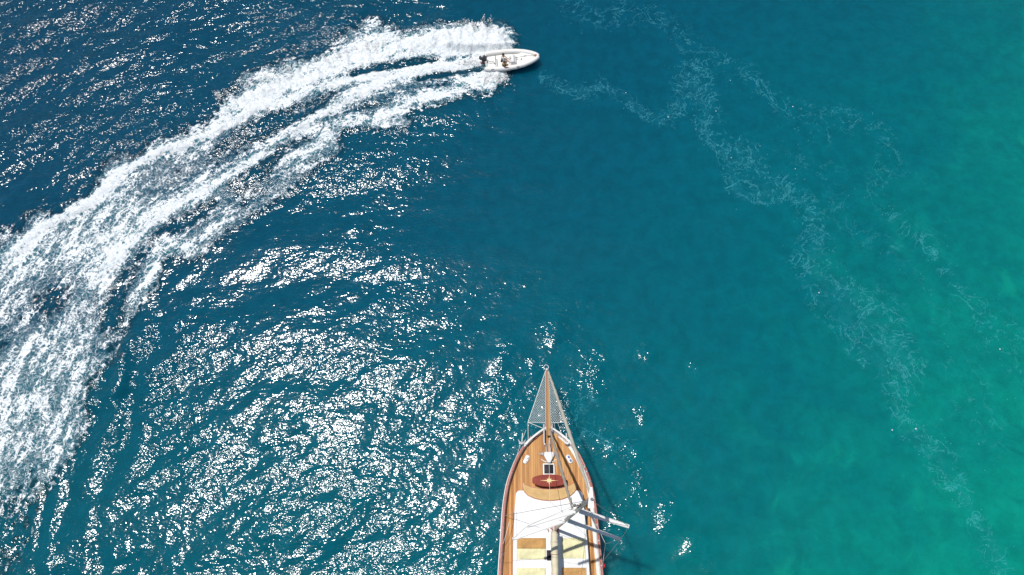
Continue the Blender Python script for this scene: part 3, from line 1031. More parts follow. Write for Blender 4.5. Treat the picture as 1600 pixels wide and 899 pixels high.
# fore hatch
h0 = at(857.5, 733, deckz(6.8) + 0.2)
hz = deckz(6.8) + 0.03
bm = B(); prism(bm, [(h0.x + a, h0.y + b) for a, b in ((-0.40, 0.38), (0.40, 0.38), (0.40, -0.38), (-0.40, -0.38))], hz, hz + 0.12, 0.02)
hf = obj('hatch_coaming', bm, M['white'], yacht)
bm = B(); box(bm, (h0.x, h0.y, hz + 0.14), (0.62, 0.60, 0.05), 0, 0.015)
obj('hatch_lid', bm, M['smoke'], hf, smooth=30)

# oval mooring plates with cleats
for (u, v, ang, mm, lb) in ((822.5, 718, math.radians(-28), 'white', 'white oval deck plate with two posts'), (889.5, 717.5, math.radians(28), 'blue', 'white deck plate with a blue cover')):
    c = at(u, v, deckz(7.4) + 0.06)
    bm = B()
    poly = []
    for k in range(20):
        a = 2 * PI * k / 20
        x, y = 0.15 * math.cos(a), 0.15 * math.sin(a) + (0.16 if math.sin(a) > 0 else -0.16)
        poly.append((c.x + x * math.cos(ang) - y * math.sin(ang), c.y + x * math.sin(ang) + y * math.cos(ang)))
    prism(bm, poly, c.z - 0.03, c.z + 0.05, 0.01)
    pl = obj('mooring_plate', bm, M['white'], yacht, label=lb, smooth=30)
    for s in (-1, 1):
        bm = B()
        off = Vector((-math.sin(ang), math.cos(ang), 0)) * 0.13 * s
        tube(bm, [c + off + Vector((0, 0, 0.04)), c + off + Vector((0, 0, 0.17)), c + off + Vector((0, 0, 0.2))], [0.05, 0.05, 0.075], n=10)
        obj('bollard', bm, M['steel'] if mm == 'white' else M['blue'], pl, smooth=40)

# anchors stowed on both bows
def anchor(u, v, s):
    c = at(u, v, 3.05)
    r = bpy.data.objects.new('anchor', None); COL.objects.link(r); r.parent = yacht; r.location = (0, 0, 0)
    bm = B(); tube(bm, [c + Vector((s * 0.05, 0.55, 0.1)), c + Vector((0, 0, 0.03))], 0.035, n=8)
    obj('shank', bm, M['white'], r, smooth=40)
    bm = B()
    tube(bm, [c + Vector((-0.26, 0.14, 0.0)), c + Vector((-0.14, -0.08, 0.02)), c + Vector((0, -0.14, 0.03)), c + Vector((0.14, -0.08, 0.02)), c + Vector((0.26, 0.14, 0.0))], [0.015, 0.07, 0.09, 0.07, 0.015], n=8)
    obj('flukes', bm, M['steel'] if s > 0 else M['white'], r, smooth=40)
anchor(815.5, 690, 1)
anchor(886, 690, -1)

# low boarding step of dark wood by the left bow
bm = B(); c = at(834, 684, deckz(8.3) + 0.25)
prism(bm, [(c.x - 0.42, c.y - 0.02), (c.x + 0.0, c.y + 0.12), (c.x + 0.30, c.y + 0.02), (c.x + 0.02, c.y - 0.14)], deckz(8.3) + 0.03, deckz(8.3) + 0.3, 0.02)
obj('wooden_chock', bm, M['red'], yacht)

# curved foredeck bench
zb = 2.90
front = [(817, 753), (821, 757), (828, 760), (838, 762), (848, 763.5), (858, 764), (868, 763.5), (878, 762), (888, 759), (895, 755), (899, 752)]
back = [(902, 757), (901.5, 764), (898, 770), (891, 776), (880, 780.5), (868, 782.5), (857, 783), (846, 782), (835, 779.5), (825, 775), (819, 769), (815.5, 761)]
poly = [tuple(at(u, v, zb)[:2]) for u, v in front + back]
bm = B(); prism(bm, poly, deckz(5.6) + 0.02, zb - 0.10)
bench = obj('bench', bm, M['red'], yacht)
cc = Vector((sum(p[0] for p in poly) / len(poly), sum(p[1] for p in poly) / len(poly), 0))
def inset(poly, d):
    out = []
    n = len(poly)
    for i in range(n):
        p0 = Vector(poly[i - 1]); p = Vector(poly[i]); p1 = Vector(poly[(i + 1) % n])
        t = (p1 - p0).normalized()
        nn = Vector((t.y, -t.x))
        out.append(tuple(p + nn * d))
    return out
area = sum(poly[i][0] * poly[(i + 1) % len(poly)][1] - poly[(i + 1) % len(poly)][0] * poly[i][1] for i in range(len(poly)))
sg = -1 if area > 0 else 1
bm = B()
def flat_prism(bm, poly, z0, z1):
    n = len(poly)
    a = [bm.verts.new((p[0], p[1], z0)) for p in poly]; b = [bm.verts.new((p[0], p[1], z1)) for p in poly]
    for k in range(n): bm.faces.new((a[k], a[(k + 1) % n], b[(k + 1) % n], b[k]))
    bm.faces.new(a[::-1]); bm.faces.new(b)
flat_prism(bm, inset(poly, sg * 0.05), zb - 0.10, zb)
obj('bench_cushion', bm, M['cush'], bench)
bm = B()
ip = inset(poly, sg * 0.12)
tube(bm, [(*p, zb + 0.006) for p in ip + ip[:1]], 0.012, n=5)
obj('cushion_seam', bm, M['star'], bench)

# compass rose table
tc_ = at(858, 751, zb + 0.16)
tz = zb + 0.16
bm = B()
poly = []
for k in range(48):
    a = 2 * PI * k / 48
    x = 1.22 * math.cos(a); y = 0.40 * math.sin(a)
    x = max(-1.12, min(1.12, x))
    poly.append((tc_.x + x, tc_.y + y))
prism(bm, poly, tz - 0.06, tz, 0.012)
tb = obj('table_top', bm, M['table'], yacht, smooth=30)
bm = B(); tube(bm, [(tc_.x, tc_.y, deckz(6) + 0.03), (tc_.x, tc_.y, tz - 0.05)], [0.16, 0.08], n=12)
obj('table_leg', bm, M['steel'], tb, smooth=40)
bm = B()
ring = []
for k in range(16):
    a = 2 * PI * k / 16 + PI / 2
    if k % 2: r = 0.12
    elif k % 4 == 0: r = 0.36 if k % 8 == 0 else 0.62
    else: r = 0.24
    ring.append((tc_.x + 1.0 * r * math.cos(a), tc_.y + r * math.sin(a) * 0.78))
cv = bm.verts.new((tc_.x, tc_.y, tz + 0.005))
vs = [bm.verts.new((*p, tz + 0.004)) for p in ring]
for k in range(16): bm.faces.new((cv, vs[k], vs[(k + 1) % 16]))
obj('compass_rose', bm, M['star'], tb)

# cabin roof
rz = 2.78
def roof_poly(d=0.0):
    L_ = []
    for y, xl, xr in ((5.05, 0.30, 4.66), (4.2, 0.22, 4.72), (2.0, 0.12, 4.86), (0.1, 0.10, 4.92), (-4, 0.10, 4.92), (-8.0, 0.30, 4.72)):
        L_.append((y, xl, xr))
    left = [(xl, y) for y, xl, xr in L_]; right = [(xr, y) for y, xl, xr in L_][::-1]
    top = []
    p0 = (0.30, 5.05); p1 = (4.66, 5.05)
    arc = []
    for k in range(6):
        a = PI / 2 * k / 5
        arc.append((p1[0] - 0.25 + 0.25 * math.cos(a), 5.05 + 0.25 * math.sin(a)))
    for k in range(6):
        a = PI / 2 + PI / 2 * k / 5
        arc.append((p0[0] + 0.25 + 0.25 * math.cos(a), 5.05 + 0.25 * math.sin(a)))
    return right + arc[1:-1] + left
# the roof's front is cut back where the bench sits: keep its forward corners beside the bench
pts_r = roof_poly()
bm = B(); flat_prism(bm, pts_r, deckz(0) - 0.02, rz - 0.16)
cab = obj('cabin', bm, M['white'], yacht)
def roofslab(bm, poly, z0, z1, lip):
    ins_ = inset(poly, -lip)
    n = len(poly)
    rings = [[bm.verts.new((p[0], p[1], z)) for p in q] for q, z in ((ins_, z0), (ins_, z1 - 0.03), (inset(poly, -lip + 0.03), z1))]
    for a, b in zip(rings, rings[1:]):
        for k in range(n): bm.faces.new((a[k], a[(k + 1) % n], b[(k + 1) % n], b[k]))
    bm.faces.new(rings[0][::-1]); bm.faces.new(rings[-1])
ar = sum(pts_r[i][0] * pts_r[(i + 1) % len(pts_r)][1] - pts_r[(i + 1) % len(pts_r)][0] * pts_r[i][1] for i in range(len(pts_r)))
if ar > 0: pts_r = pts_r
else: pts_r = pts_r[::-1]
# counter-clockwise: outward normal of inset() is (t.y,-t.x) = outward, so positive offset grows
bm = B()
def grow(poly, d): return inset(poly, d)
n = len(pts_r)
rings = [[bm.verts.new((p[0], p[1], z)) for p in q] for q, z in ((grow(pts_r, 0.05), rz - 0.16), (grow(pts_r, 0.05), rz - 0.04), (grow(pts_r, 0.01), rz))]
for a, b in zip(rings, rings[1:]):
    for k in range(n): bm.faces.new((a[k], a[(k + 1) % n], b[(k + 1) % n], b[k]))
bm.faces.new(rings[0][::-1]); bm.faces.new(rings[-1])
roof = obj('roof', bm, M['roof'], cab)
for k, y in enumerate((3.6, 1.6, -0.6, -3.0, -5.4)):
    for s, x in ((-1, 0.14), (1, 4.90)):
        bm = B(); box(bm, (x - s * -0.0 + (0.02 if s < 0 else 0.0), y, 2.35), (0.10, 0.7, 0.28), 0, 0.04)
        obj('cabin_window', bm, M['smoke'], cab)
# grab rail along the roof's edge
for s, f in ((-1, lambda y: 0.30), (1, lambda y: 4.72)):
    bm = B()
    tube(bm, [(f(0), 4.0 if s < 0 else 3.4, rz + 0.07), (f(0), -6.5, rz + 0.07)], 0.014, n=6)
    for y in np.arange(3.2, -6.6, -1.2):
        tube(bm, [(f(0), y, rz), (f(0), y, rz + 0.07)], 0.012, n=5)
    obj('grab_rail', bm, M['white'], cab)
# hatch beside the boom
bm = B(); c = at(858, 868, rz + 0.06); box(bm, (c.x, c.y, rz + 0.05), (0.30, 0.62, 0.10), 0, 0.02)
obj('roof_hatch', bm, M['smoke'], cab, smooth=30)

# aft: cockpit benches, wheel, stern
bm = B(); box(bm, (CX, -12.4, deckz(-12) + 0.25), (3.8, 0.7, 0.45), 0, 0.05)
obj('stern_bench', bm, M['cush'], yacht, smooth=30)
bm = B(); torus(bm, (CX, -9.4, 3.0), 0.45, 0.03, Quaternion((1, 0, 0), PI / 2)); tube(bm, [(CX, -9.3, 2.0), (CX, -9.3, 3.0)], 0.09)
for k in range(4):
    a = k * PI / 4
    tube(bm, [(CX - 0.55 * math.cos(a), -9.4, 3.0 - 0.55 * math.sin(a)), (CX + 0.55 * math.cos(a), -9.4, 3.0 + 0.55 * math.sin(a))], 0.015, n=5)
obj('steering_wheel', bm, M['red'], yacht, smooth=40)

# rail stanchions with lifeline
for s in (-1, 1):
    bm = B()
    prev = None
    for y in (6.6, 4.9, 3.2, 1.5, -0.2, -2, -4, -6, -8, -10, -12, -13.3):
        p = Vector((CX + s * (HB(y) - 0.06), y, capz(y) + 0.05)); q = p + Vector((0, 0, 0.34))
        tube(bm, [p, q], 0.016, n=6)
        if prev: tube(bm, [prev, q], 0.007, n=5)
        prev = q
    obj('lifeline', bm, M['steel'], yacht)
# small fittings on the right rail
for (u, v) in ((911, 730), (915, 737), (919, 752), (921, 763), (925, 779), (932, 820), (935, 845), (939, 884)):
    bm = B()
    c = at(u, v, capz(at(u, v, 2.6).y) + 0.08)
    c.x = CX + HB(c.y) - 0.07; ball(bm, c, (0.05, 0.07, 0.05), 0, 8, 6)
    obj('fairlead', bm, M['steel'], yacht, smooth=40)
bm = B(); c = at(942, 884, 2.35); c.x = CX + HB(c.y) + 0.10
ball(bm, c + Vector((0, 0, -0.15)), (0.12, 0.16, 0.2)); tube(bm, [c + Vector((0, 0, 0)), c + Vector((-0.1, 0, 0.1))], 0.012)
obj('red_fender', bm, M['flag'], yacht, smooth=40)

# mast
mb = Vector((2.83, 2.90, rz)); mtop = Vector((3.07, 2.84, 22.0))
mr = bpy.data.objects.new('mast', None); COL.objects.link(mr); mr.parent = yacht; mr.location = (0, 0, 0)
bm = B()
tube(bm, [mb.lerp(mtop, t) for t in (0, 0.02, 0.3, 0.6, 0.85, 1.0)], [0.085, 0.085, 0.09, 0.09, 0.085, 0.075], n=16, sq=(0.85, 1.2))
obj('mast_pole', bm, M['mast'], mr, smooth=40)
bm = B(); box(bm, mb + Vector((0, 0, 0.10)), (0.42, 0.5, 0.2), 0, 0.04)
torus(bm, mb + Vector((-0.26, 0.1, 0.10)), 0.09, 0.02)
tube(bm, [mb + Vector((-0.45, -0.2, 0.05)), mb + Vector((-0.5, 0.1, 0.12)), mb + Vector((-0.3, 0.25, 0.1)), mb + Vector((-0.22, -0.1, 0.1))], 0.02)
obj('mast_foot', bm, M['red'], mr, smooth=40)


def on_mast(z): return mb.lerp(mtop, (z - mb.z) / (mtop.z - mb.z))


def spreader(z, tipR, w0_, w1_):
    r = on_mast(z)
    for s in (-1, 1):
        t = Vector(tipR)
        if s < 0: t = Vector((2 * r.x - t.x, t.y, t.z))
        d = (t - r).normalized(); side = Vector((-d.y, d.x, 0)).normalized()
        bm = B()
        secs = []
        for p, w in ((r + d * 0.10, w0_), (t, w1_)):
            secs.append([bm.verts.new(p + side * a * w + Vector((0, 0, h))) for a, h in ((-0.5, 0), (-0.25, 0.035), (0.25, 0.035), (0.5, 0), (0.25, -0.035), (-0.25, -0.035))])
        for k in range(6): bm.faces.new((secs[0][k], secs[0][(k + 1) % 6], secs[1][(k + 1) % 6], secs[1][k]))
        bm.faces.new(secs[0]); bm.faces.new(secs[1][::-1])
        obj('spreader', bm, M['white'], mr)
    return t


us = at(983, 823, 17); ls = at(970, 843, 11)
spreader(17, us, 0.24, 0.17)
spreader(11, ls, 0.24, 0.17)
usL = Vector((2 * on_mast(17).x - us.x, us.y, 17)); lsL = Vector((2 * on_mast(11).x - ls.x, ls.y, 11))
# masthead crane and light
bm = B()
plank(bm, mtop + Vector((0.02, -0.35, 0.0)), mtop + Vector((0.06, 0.45, 0.0)), 0.26, 0.10, 0.05)
obj('masthead_plate', bm, M['white'], mr)
bm = B(); tube(bm, [mtop + Vector((0.06, -0.02, 0.05)), mtop + Vector((0.06, -0.02, 0.17))], [0.065, 0.06], n=14)
obj('masthead_lamp', bm, M['lens'], mr, smooth=40)
for (u, v) in ((898, 790), (903, 791.5), (907.5, 789.5), (911, 786)):
    bm = B(); torus(bm, at(u, v, 19.5), 0.05, 0.019, Quaternion((1, 0, 0), 0.3))
    obj('halyard_ring', bm, M['dark'], mr, smooth=40)
bm = B()
tube(bm, [at(893, 777, 19), at(893, 783, 19), at(895, 789, 19.3), at(898, 790, 19.5), at(905, 791.5, 19.5), at(911, 786, 19.5), at(918, 783, 20.5)], 0.012, n=6)
tube(bm, [at(889, 796, 18), at(892, 797, 18), at(895, 793, 18.5), at(898, 791, 19)], 0.010, n=6)
obj('halyard_loop', bm, M['dark'], mr)

# standing rigging
def line(name, pts, r=0.012, m_='wire', n=6):
    bm = B(); tube(bm, pts, r, n=n)
    return obj(name, bm, M[m_], yacht)


line('shroud', [mtop, us, ls, Vector((CX + HB(0.9), 0.9, capz(0.9) + 0.05))], 0.011)
line('shroud', [mtop, usL, lsL, Vector((CX - HB(0.9), 0.9, capz(0.9) + 0.05))], 0.011)
line('shroud', [on_mast(21.5), at(788, 806, 2.55)], 0.013)
line('flag_halyard', [at(932, 820, 6), at(946, 850, 5), at(941, 886, 2.5)], 0.016, 'rope')
line('flag_halyard', [ls, at(946, 850, 5)], 0.008, 'rope')
line('flag_halyard', [at(796, 815, 3.0), at(790, 838, 2.9), at(786, 850, 2.5)], 0.014, 'rope')
line('inner_stay', [at(857.5, 688, 3.0), at(859, 784, 7.0), on_mast(13)], 0.012, 'rope')
line('bow_line', [at(822, 672, 3.2), at(814, 692, 3.0), at(800, 735, 2.7)], 0.012, 'rope')
line('bow_line', [at(890, 678, 6), at(904, 708, 3.2), at(914, 728, 2.85)], 0.010, 'rope')
# furled headsails
def furled(name, a, b, r0, r1, mm, lb):
    bm = B()
    N_ = 40
    pts = [Vector(a).lerp(Vector(b), t / N_) + Vector((math.sin(t * 2.1) * 0.012, 0, math.cos(t * 1.7) * 0.012)) for t in range(N_ + 1)]
    rr = [(r0 + (r1 - r0) * math.sin(PI * min(1, (t / N_) * 0.9 + 0.08))) * (1 + 0.10 * math.sin(t * 1.3)) for t in range(N_ + 1)]
    tube(bm, pts, rr, n=10)
    return obj(name, bm, M[mm], yacht, smooth='all', label=lb)


furled('furled_headsail', tip + Vector((0.06, -0.05, 0.12)), mtop + Vector((0.08, 0.12, -0.3)), 0.045, 0.10, 'sail', 'long cream rolled headsail')
furled('furled_headsail', Vector((2.58, 9.3, 3.3)), on_mast(15) + Vector((0, 0.15, 0)), 0.045, 0.095, 'greysail', 'shorter grey beige rolled staysail')

# boom with the mainsail stowed under its cover
b0 = Vector((at(866, 833, 4.6).x, 2.62, 4.55)); b1 = Vector((2.62, -9.4, 4.75))
br = bpy.data.objects.new('boom', None); COL.objects.link(br); br.parent = yacht; br.location = (0, 0, 0)
bm = B(); tube(bm, [b0 + Vector((0.0, 0.28, -0.3)), b1 + Vector((0, -0.4, -0.3))], 0.09, n=12)
obj('boom_spar', bm, M['mast'], br, smooth=40)
bm = B()
N_ = 60
pts = []; rr = []
for i in range(N_ + 1):
    t = i / N_
    pts.append(b0.lerp(b1, t) + Vector((0.012 * math.sin(i * 1.9), 0, 0.03 * math.sin(i * 0.9))))
    rr.append((0.235 - 0.07 * t) * (1 + 0.05 * math.sin(i * 2.3) + 0.03 * math.sin(i * 5.1)) * (0.82 if i == 0 else 1))
tube(bm, pts, rr, n=14, sq=(1.0, 1.25))
obj('sail_cover', bm, M['cream'], br, smooth='all')
for t in (0.05, 0.11, 0.155, 0.26, 0.38, 0.50, 0.62, 0.75, 0.88):
    p = b0.lerp(b1, t); r = (0.235 - 0.07 * t) * 1.07
    bm = B()
    tube(bm, [p + Vector((0, 0.012, 0)), p + Vector((0, -0.012, 0))], r, n=18, sq=(1.0, 1.25), caps=False)
    obj('sail_tie', bm, M['piping'], br)
line('topping_lift', [b1 + Vector((0, -0.3, 0)), mtop], 0.008)

# sun pads lying on the roof: separate things
def pad(x0, x1, y0, y1, m_, label, th=0.11):
    c = Vector(((x0 + x1) / 2, (y0 + y1) / 2, rz + 0.002))
    t = thing('sun_pad', label, 'cushion', c, group='sun pads laid out on the cabin roof')
    bm = B()
    nx_, ny_ = 14, 10
    top = []
    hx, hy = (x1 - x0) / 2, (y1 - y0) / 2
    for j in range(ny_ + 1):
        row = []
        for i in range(nx_ + 1):
            a, b = 2 * i / nx_ - 1, 2 * j / ny_ - 1
            e = (1 - a ** 8) * (1 - b ** 8)
            z = th * (0.55 + 0.45 * e ** 0.4) + 0.008 * math.sin(i * 1.1 + j * 0.7) * e
            row.append(bm.verts.new((a * hx, b * hy, z)))
        top.append(row)
    for j in range(ny_):
        for i in range(nx_):
            bm.faces.new((top[j][i], top[j][i + 1], top[j + 1][i + 1], top[j + 1][i]))
    rim = [top[0][i] for i in range(nx_ + 1)] + [top[j][nx_] for j in range(1, ny_ + 1)] + [top[ny_][i] for i in range(nx_ - 1, -1, -1)] + [top[j][0] for j in range(ny_ - 1, 0, -1)]
    low = [bm.verts.new((v.co.x, v.co.y, 0)) for v in rim]
    for k in range(len(rim)):
        bm.faces.new((rim[k], low[k], low[(k + 1) % len(rim)], rim[(k + 1) % len(rim)]))
    bm.faces.new(low)
    obj('cover', bm, m_, t, world_shift=False, smooth=50)
    bm = B()
    tube(bm, [(-hx, -hy, th * 0.3), (hx, -hy, th * 0.3), (hx, hy, th * 0.3), (-hx, hy, th * 0.3), (-hx, -hy, th * 0.3)], 0.009, n=5)
    obj('piping', bm, M['piping'] if m_ is M['brown'] else M['yellow'], t, world_shift=False)
    return t


def rect(u0, v0, u1, v1):
    a = at(u0, v0, rz + 0.1); b = at(u1, v1, rz + 0.1)
    return min(a.x, b.x), max(a.x, b.x), min(a.y, b.y), max(a.y, b.y)


x0, x1, y0, y1 = rect(808.5, 841, 853, 857); pad(x0, x1, y0, y1, M['brown'], 'tan brown sun pad on the cabin roof left of the boom, nearest the bow')
x0, x1, y0, y1 = rect(808.5, 857.5, 853, 874); pad(x0, x1, y0 , y1, M['yellow'], 'pale yellow sun pad lying directly behind the tan brown pad left of the boom')
x0, x1, y0, y1 = rect(807, 888, 853, 909); pad(x0, x1, y0, y1, M['yellow'], 'pale yellow sun pad left of the boom, cut by the lower edge of the photo')
x0, x1, y0, y1 = rect(877, 841, 914.5, 872.5); pad(x0, x1, y0, y1, M['yellow'], 'large pale yellow sun pad right of the boom, crossed by the mast shadow')
x0, x1, y0, y1 = rect(878, 887.5, 917, 906); pad(x0, x1, y0, y1, M['brown'], 'tan brown sun pad right of the boom, at the lower edge of the photo')

# ================================================================== THE SPEEDBOAT
s0 = at(757, 95, 0.45); s1 = at(841, 88, 0.75)
hd = math.atan2(s1.y - s0.y, s1.x - s0.x)
LEN = (s1 - s0).length
mid = (s0 + s1) / 2
RB = thing('speedboat', 'small white inflatable speedboat racing right with an outboard motor and two people aboard', 'speedboat', (mid.x, mid.y - 0.12, 0.12), (math.radians(-3), math.radians(-3.0), hd))
HL = LEN / 2


def rwid(t):   # half beam along the boat, t 0 stern - 1 bow
    return float(np.interp(t, [0, 0.15, 0.4, 0.6, 0.75, 0.88, 0.96, 1.0], [1.12, 1.22, 1.27, 1.19, 1.02, 0.76, 0.52, 0.30]))


def L3(t, y, z): return Vector((-HL + 2 * HL * t, y, z))


TR_ = 0.24
# collar tube
for s in (-1, 1):
    pass
bm = B()
pts = []
rad = []
for k in range(0, 25):
    t = k / 24 * 0.955
    pts.append(L3(t, rwid(t) - TR_, 0.42 + 0.16 * t * t)); rad.append(TR_ * (0.55 + 0.45 * min(1, t / 0.06)) * (1 - 0.18 * t))
bowp = [L3(0.99, 0.15, 0.585), L3(0.99, -0.15, 0.585)]
path = pts + bowp + [Vector((p.x, -p.y, p.z)) for p in pts[::-1]]
rads = rad + [0.19, 0.19] + rad[::-1]
tube(bm, path, rads, n=14)
collar = obj('inflatable_collar', bm, M['tube'], RB, world_shift=False, smooth='all')
bm = B()
path2 = [p + Vector((0, (0.235 if p.y > 0 else -0.235) * (1 - 0.18 * 0.5), -0.02)) for p in path[:25]]
tube(bm, path2, 0.022, n=6)
path3 = [Vector((p.x, -p.y, p.z)) for p in path2]
tube(bm, path3, 0.022, n=6)
obj('rub_strip', bm, M['wire'], collar, world_shift=False)
# V hull
bm = B()
rows = []
for k in range(15):
    t = k / 14 * 0.97
    w = max(0.05, rwid(t) - 0.30)
    rows.append([bm.verts.new(L3(t, -w, 0.36 + 0.1 * t)), bm.verts.new(L3(t, -w * 0.7, 0.08 + 0.25 * t * t)), bm.verts.new(L3(t, 0, -0.18 + 0.45 * t ** 3)), bm.verts.new(L3(t, w * 0.7, 0.08 + 0.25 * t * t)), bm.verts.new(L3(t, w, 0.36 + 0.1 * t))])
for a, b in zip(rows, rows[1:]):
    for i in range(4): bm.faces.new((a[i], b[i], b[i + 1], a[i + 1]))
bm.faces.new(rows[0]); bm.faces.new(rows[-1][::-1])
obj('hull', bm, M['gel'], RB, world_shift=False, smooth=40)
# inner deck
bm = B()
rows = []
for k in range(17):
    t = 0.03 + k / 16 * 0.92
    w = max(0.06, rwid(t) - 0.30)
    z = 0.30 + 0.12 * t * t + (0.10 if t > 0.66 else 0)
    rows.append([bm.verts.new(L3(t, -w + 2 * w * i / 4, z)) for i in range(5)])
for a, b in zip(rows, rows[1:]):
    for i in range(4): bm.faces.new((a[i], b[i], b[i + 1], a[i + 1]))
obj('deck', bm, M['boatdeck'], RB, world_shift=False)
# transom
bm = B(); box(bm, L3(0.035, 0, 0.36), (0.10, 1.7, 0.50), 0, 0.02)
obj('transom', bm, M['gel'], RB, world_shift=False)
# bench seat with backrest bar
bm = B(); box(bm, L3(0.30, -0.2, 0.38), (0.55, 1.35, 0.18), 0, 0.05)
seat_ = obj('seat', bm, M['seat'], RB, world_shift=False, smooth=30)
bm = B(); tube(bm, [L3(0.215, -0.72, 0.40), L3(0.215, -0.72, 0.88), L3(0.215, 0.32, 0.88), L3(0.215, 0.32, 0.40)], 0.035, n=8)
obj('backrest_bar', bm, M['wire'], seat_, world_shift=False, smooth=40)
# console with windscreen and wheel
bm = B()
prof_c = [(-0.24, 0.3), (0.30, 0.3), (0.34, 0.55), (0.10, 0.78), (-0.14, 0.74)]
vv = [[bm.verts.new(L3(0.53, -0.15, 0) + Vector((x, y, z))) for x, z in prof_c] for y in (-0.42, 0.42)]
for k in range(5): bm.faces.new((vv[0][k], vv[0][(k + 1) % 5], vv[1][(k + 1) % 5], vv[1][k]))
bm.faces.new(vv[0]); bm.faces.new(vv[1][::-1])
bmesh.ops.bevel(bm, geom=list(bm.edges), offset=0.04, segments=2, affect='EDGES')
con = obj('console', bm, M['gel'], RB, world_shift=False, smooth=40)
bm = B()
c = L3(0.53, -0.15, 0)
a = [c + Vector((0.16, -0.36, 0.76)), c + Vector((0.16, 0.36, 0.76)), c + Vector((0.08, 0.30, 0.90)), c + Vector((0.08, -0.30, 0.90))]
vs = [bm.verts.new(p) for p in a] + [bm.verts.new(p + Vector((0.012, 0, 0.004))) for p in a]
for f in ((0, 1, 2, 3), (7, 6, 5, 4), (0, 4, 5, 1), (1, 5, 6, 2), (2, 6, 7, 3), (3, 7, 4, 0)): bm.faces.new([vs[i] for i in f])
obj('windscreen', bm, M['gel'], con, world_shift=False)
bm = B(); torus(bm, c + Vector((-0.26, 0.05, 0.72)), 0.15, 0.016, Quaternion((0, 1, 0), -1.0))
tube(bm, [c + Vector((-0.26, 0.05, 0.72)), c + Vector((-0.10, 0.05, 0.66))], 0.02)
obj('steering_wheel', bm, M['dark'], con, world_shift=False)
# foredeck cushion, cleats, rope
bm = B()
poly = [L3(t, s * (rwid(t) - 0.36), 0) for s, ts in ((1, (0.68, 0.76, 0.84, 0.91)), (-1, (0.91, 0.84, 0.76, 0.68))) for t in ts]
prism(bm, [(p.x, p.y) for p in poly], 0.46, 0.56, 0.02)
obj('bow_cushion', bm, M['seat'], RB, world_shift=False)
for (t, y, a) in ((0.60, 0.06, 0.2), (0.69, -0.20, 0.9), (0.76, 0.16, 0.2)):
    bm = B(); q = L3(t, y, 0.60)
    d = Vector((math.cos(a), math.sin(a), 0)) * 0.12
    tube(bm, [q - d, q + d], 0.022, n=6); tube(bm, [q, q + Vector((0, 0, -0.12))], 0.02, n=6)
    obj('cleat', bm, M['dark'], RB, world_shift=False)
bm = B(); tube(bm, [L3(0.60, 0.02, 0.60), L3(0.68, 0.14, 0.58), L3(0.80, 0.19, 0.58), L3(0.93, 0.10, 0.66), L3(0.97, 0.03, 0.78)], 0.013, n=6)
obj('bow_rope', bm, M['wire'], RB, world_shift=False)
bm = B(); box(bm, L3(0.955, 0, 0.77), (0.22, 0.17, 0.07), 0, 0.02)
obj('bow_roller', bm, mat('weathered_wood', (0.42, 0.20, 0.12), 0.6), RB, world_shift=False)
for (t, s) in ((0.62, -1), (0.15, -1), (0.62, 1), (0.3, 1)):
    bm = B(); q = L3(t, s * (rwid(t) - 0.05), 0.58 + 0.1 * t)
    tube(bm, [q + Vector((-0.12, 0, 0)), q + Vector((-0.06, 0, 0.05)), q + Vector((0.06, 0, 0.05)), q + Vector((0.12, 0, 0))], 0.018, n=6)
    obj('grab_handle', bm, M['dark'], collar, world_shift=False)
# outboard motor
om = bpy.data.objects.new('outboard_motor', None); COL.objects.link(om); om.parent = RB; om.location = (0, 0, 0)
q = L3(0.0, 0.08, 0.0)
bm = B(); ball(bm, q + Vector((-0.10, 0, 0.86)), (0.36, 0.25, 0.24), 0, 18, 12)
obj('cowl', bm, M['engine'], om, world_shift=False, smooth='all')
bm = B(); ball(bm, q + Vector((-0.12, 0.03, 1.03)), (0.17, 0.12, 0.085), 0, 14, 8)
obj('cowl_decal', bm, M['engtop'], om, world_shift=False, smooth='all')
bm = B(); box(bm, q + Vector((-0.10, 0, 0.40)), (0.22, 0.16, 0.8), 0, 0.04); box(bm, q + Vector((-0.16, 0, -0.10)), (0.42, 0.06, 0.30), 0, 0.02)
obj('leg', bm, M['engine'], om, world_shift=False)
bm = B(); box(bm, q + Vector((0.10, 0, 0.60)), (0.20, 0.34, 0.20), 0, 0.03)
obj('bracket', bm, M['dark'], om, world_shift=False)
bm = B()
for k in range(3):
    a = k * 2 * PI / 3
    ball(bm, q + Vector((-0.40, 0.09 * math.cos(a), -0.2 + 0.09 * math.sin(a))), (0.02, 0.07, 0.07), 0, 8, 6)
obj('propeller', bm, M['steel'], om, world_shift=False)
bm = B(); tube(bm, [L3(0.05, -0.05, 0.66), L3(0.12, -0.16, 0.50), L3(0.17, -0.10, 0.45), L3(0.20, -0.35, 0.42)], 0.025, n=6)
obj('fuel_hose', bm, M['dark'], om, world_shift=False)
# flag at the starboard quarter
fl = bpy.data.objects.new('ensign', None); COL.objects.link(fl); fl.parent = RB; fl.location = (0, 0, 0)
bm = B(); tube(bm, [L3(0.03, -0.72, 0.6), L3(0.01, -0.74, 1.2)], 0.013, n=6)
obj('flagstaff', bm, M['white'], fl, world_shift=False)
bm = B()
g = [[None] * 4 for _ in range(7)]
for i in range(7):
    for j in range(4):
        g[i][j] = bm.verts.new(L3(0.01, -0.74, 1.18) + Vector((-0.06 * i, 0.05 * math.sin(i * 1.2) - 0.02 * i + 0.05 * j, -0.085 * j)))
for i in range(6):
    for j in range(3): bm.faces.new((g[i][j], g[i + 1][j], g[i + 1][j + 1], g[i][j + 1]))
bmesh.ops.solidify(bm, geom=list(bm.faces), thickness=0.006)
obj('flag_cloth', bm, M['flag'], fl, world_shift=False)


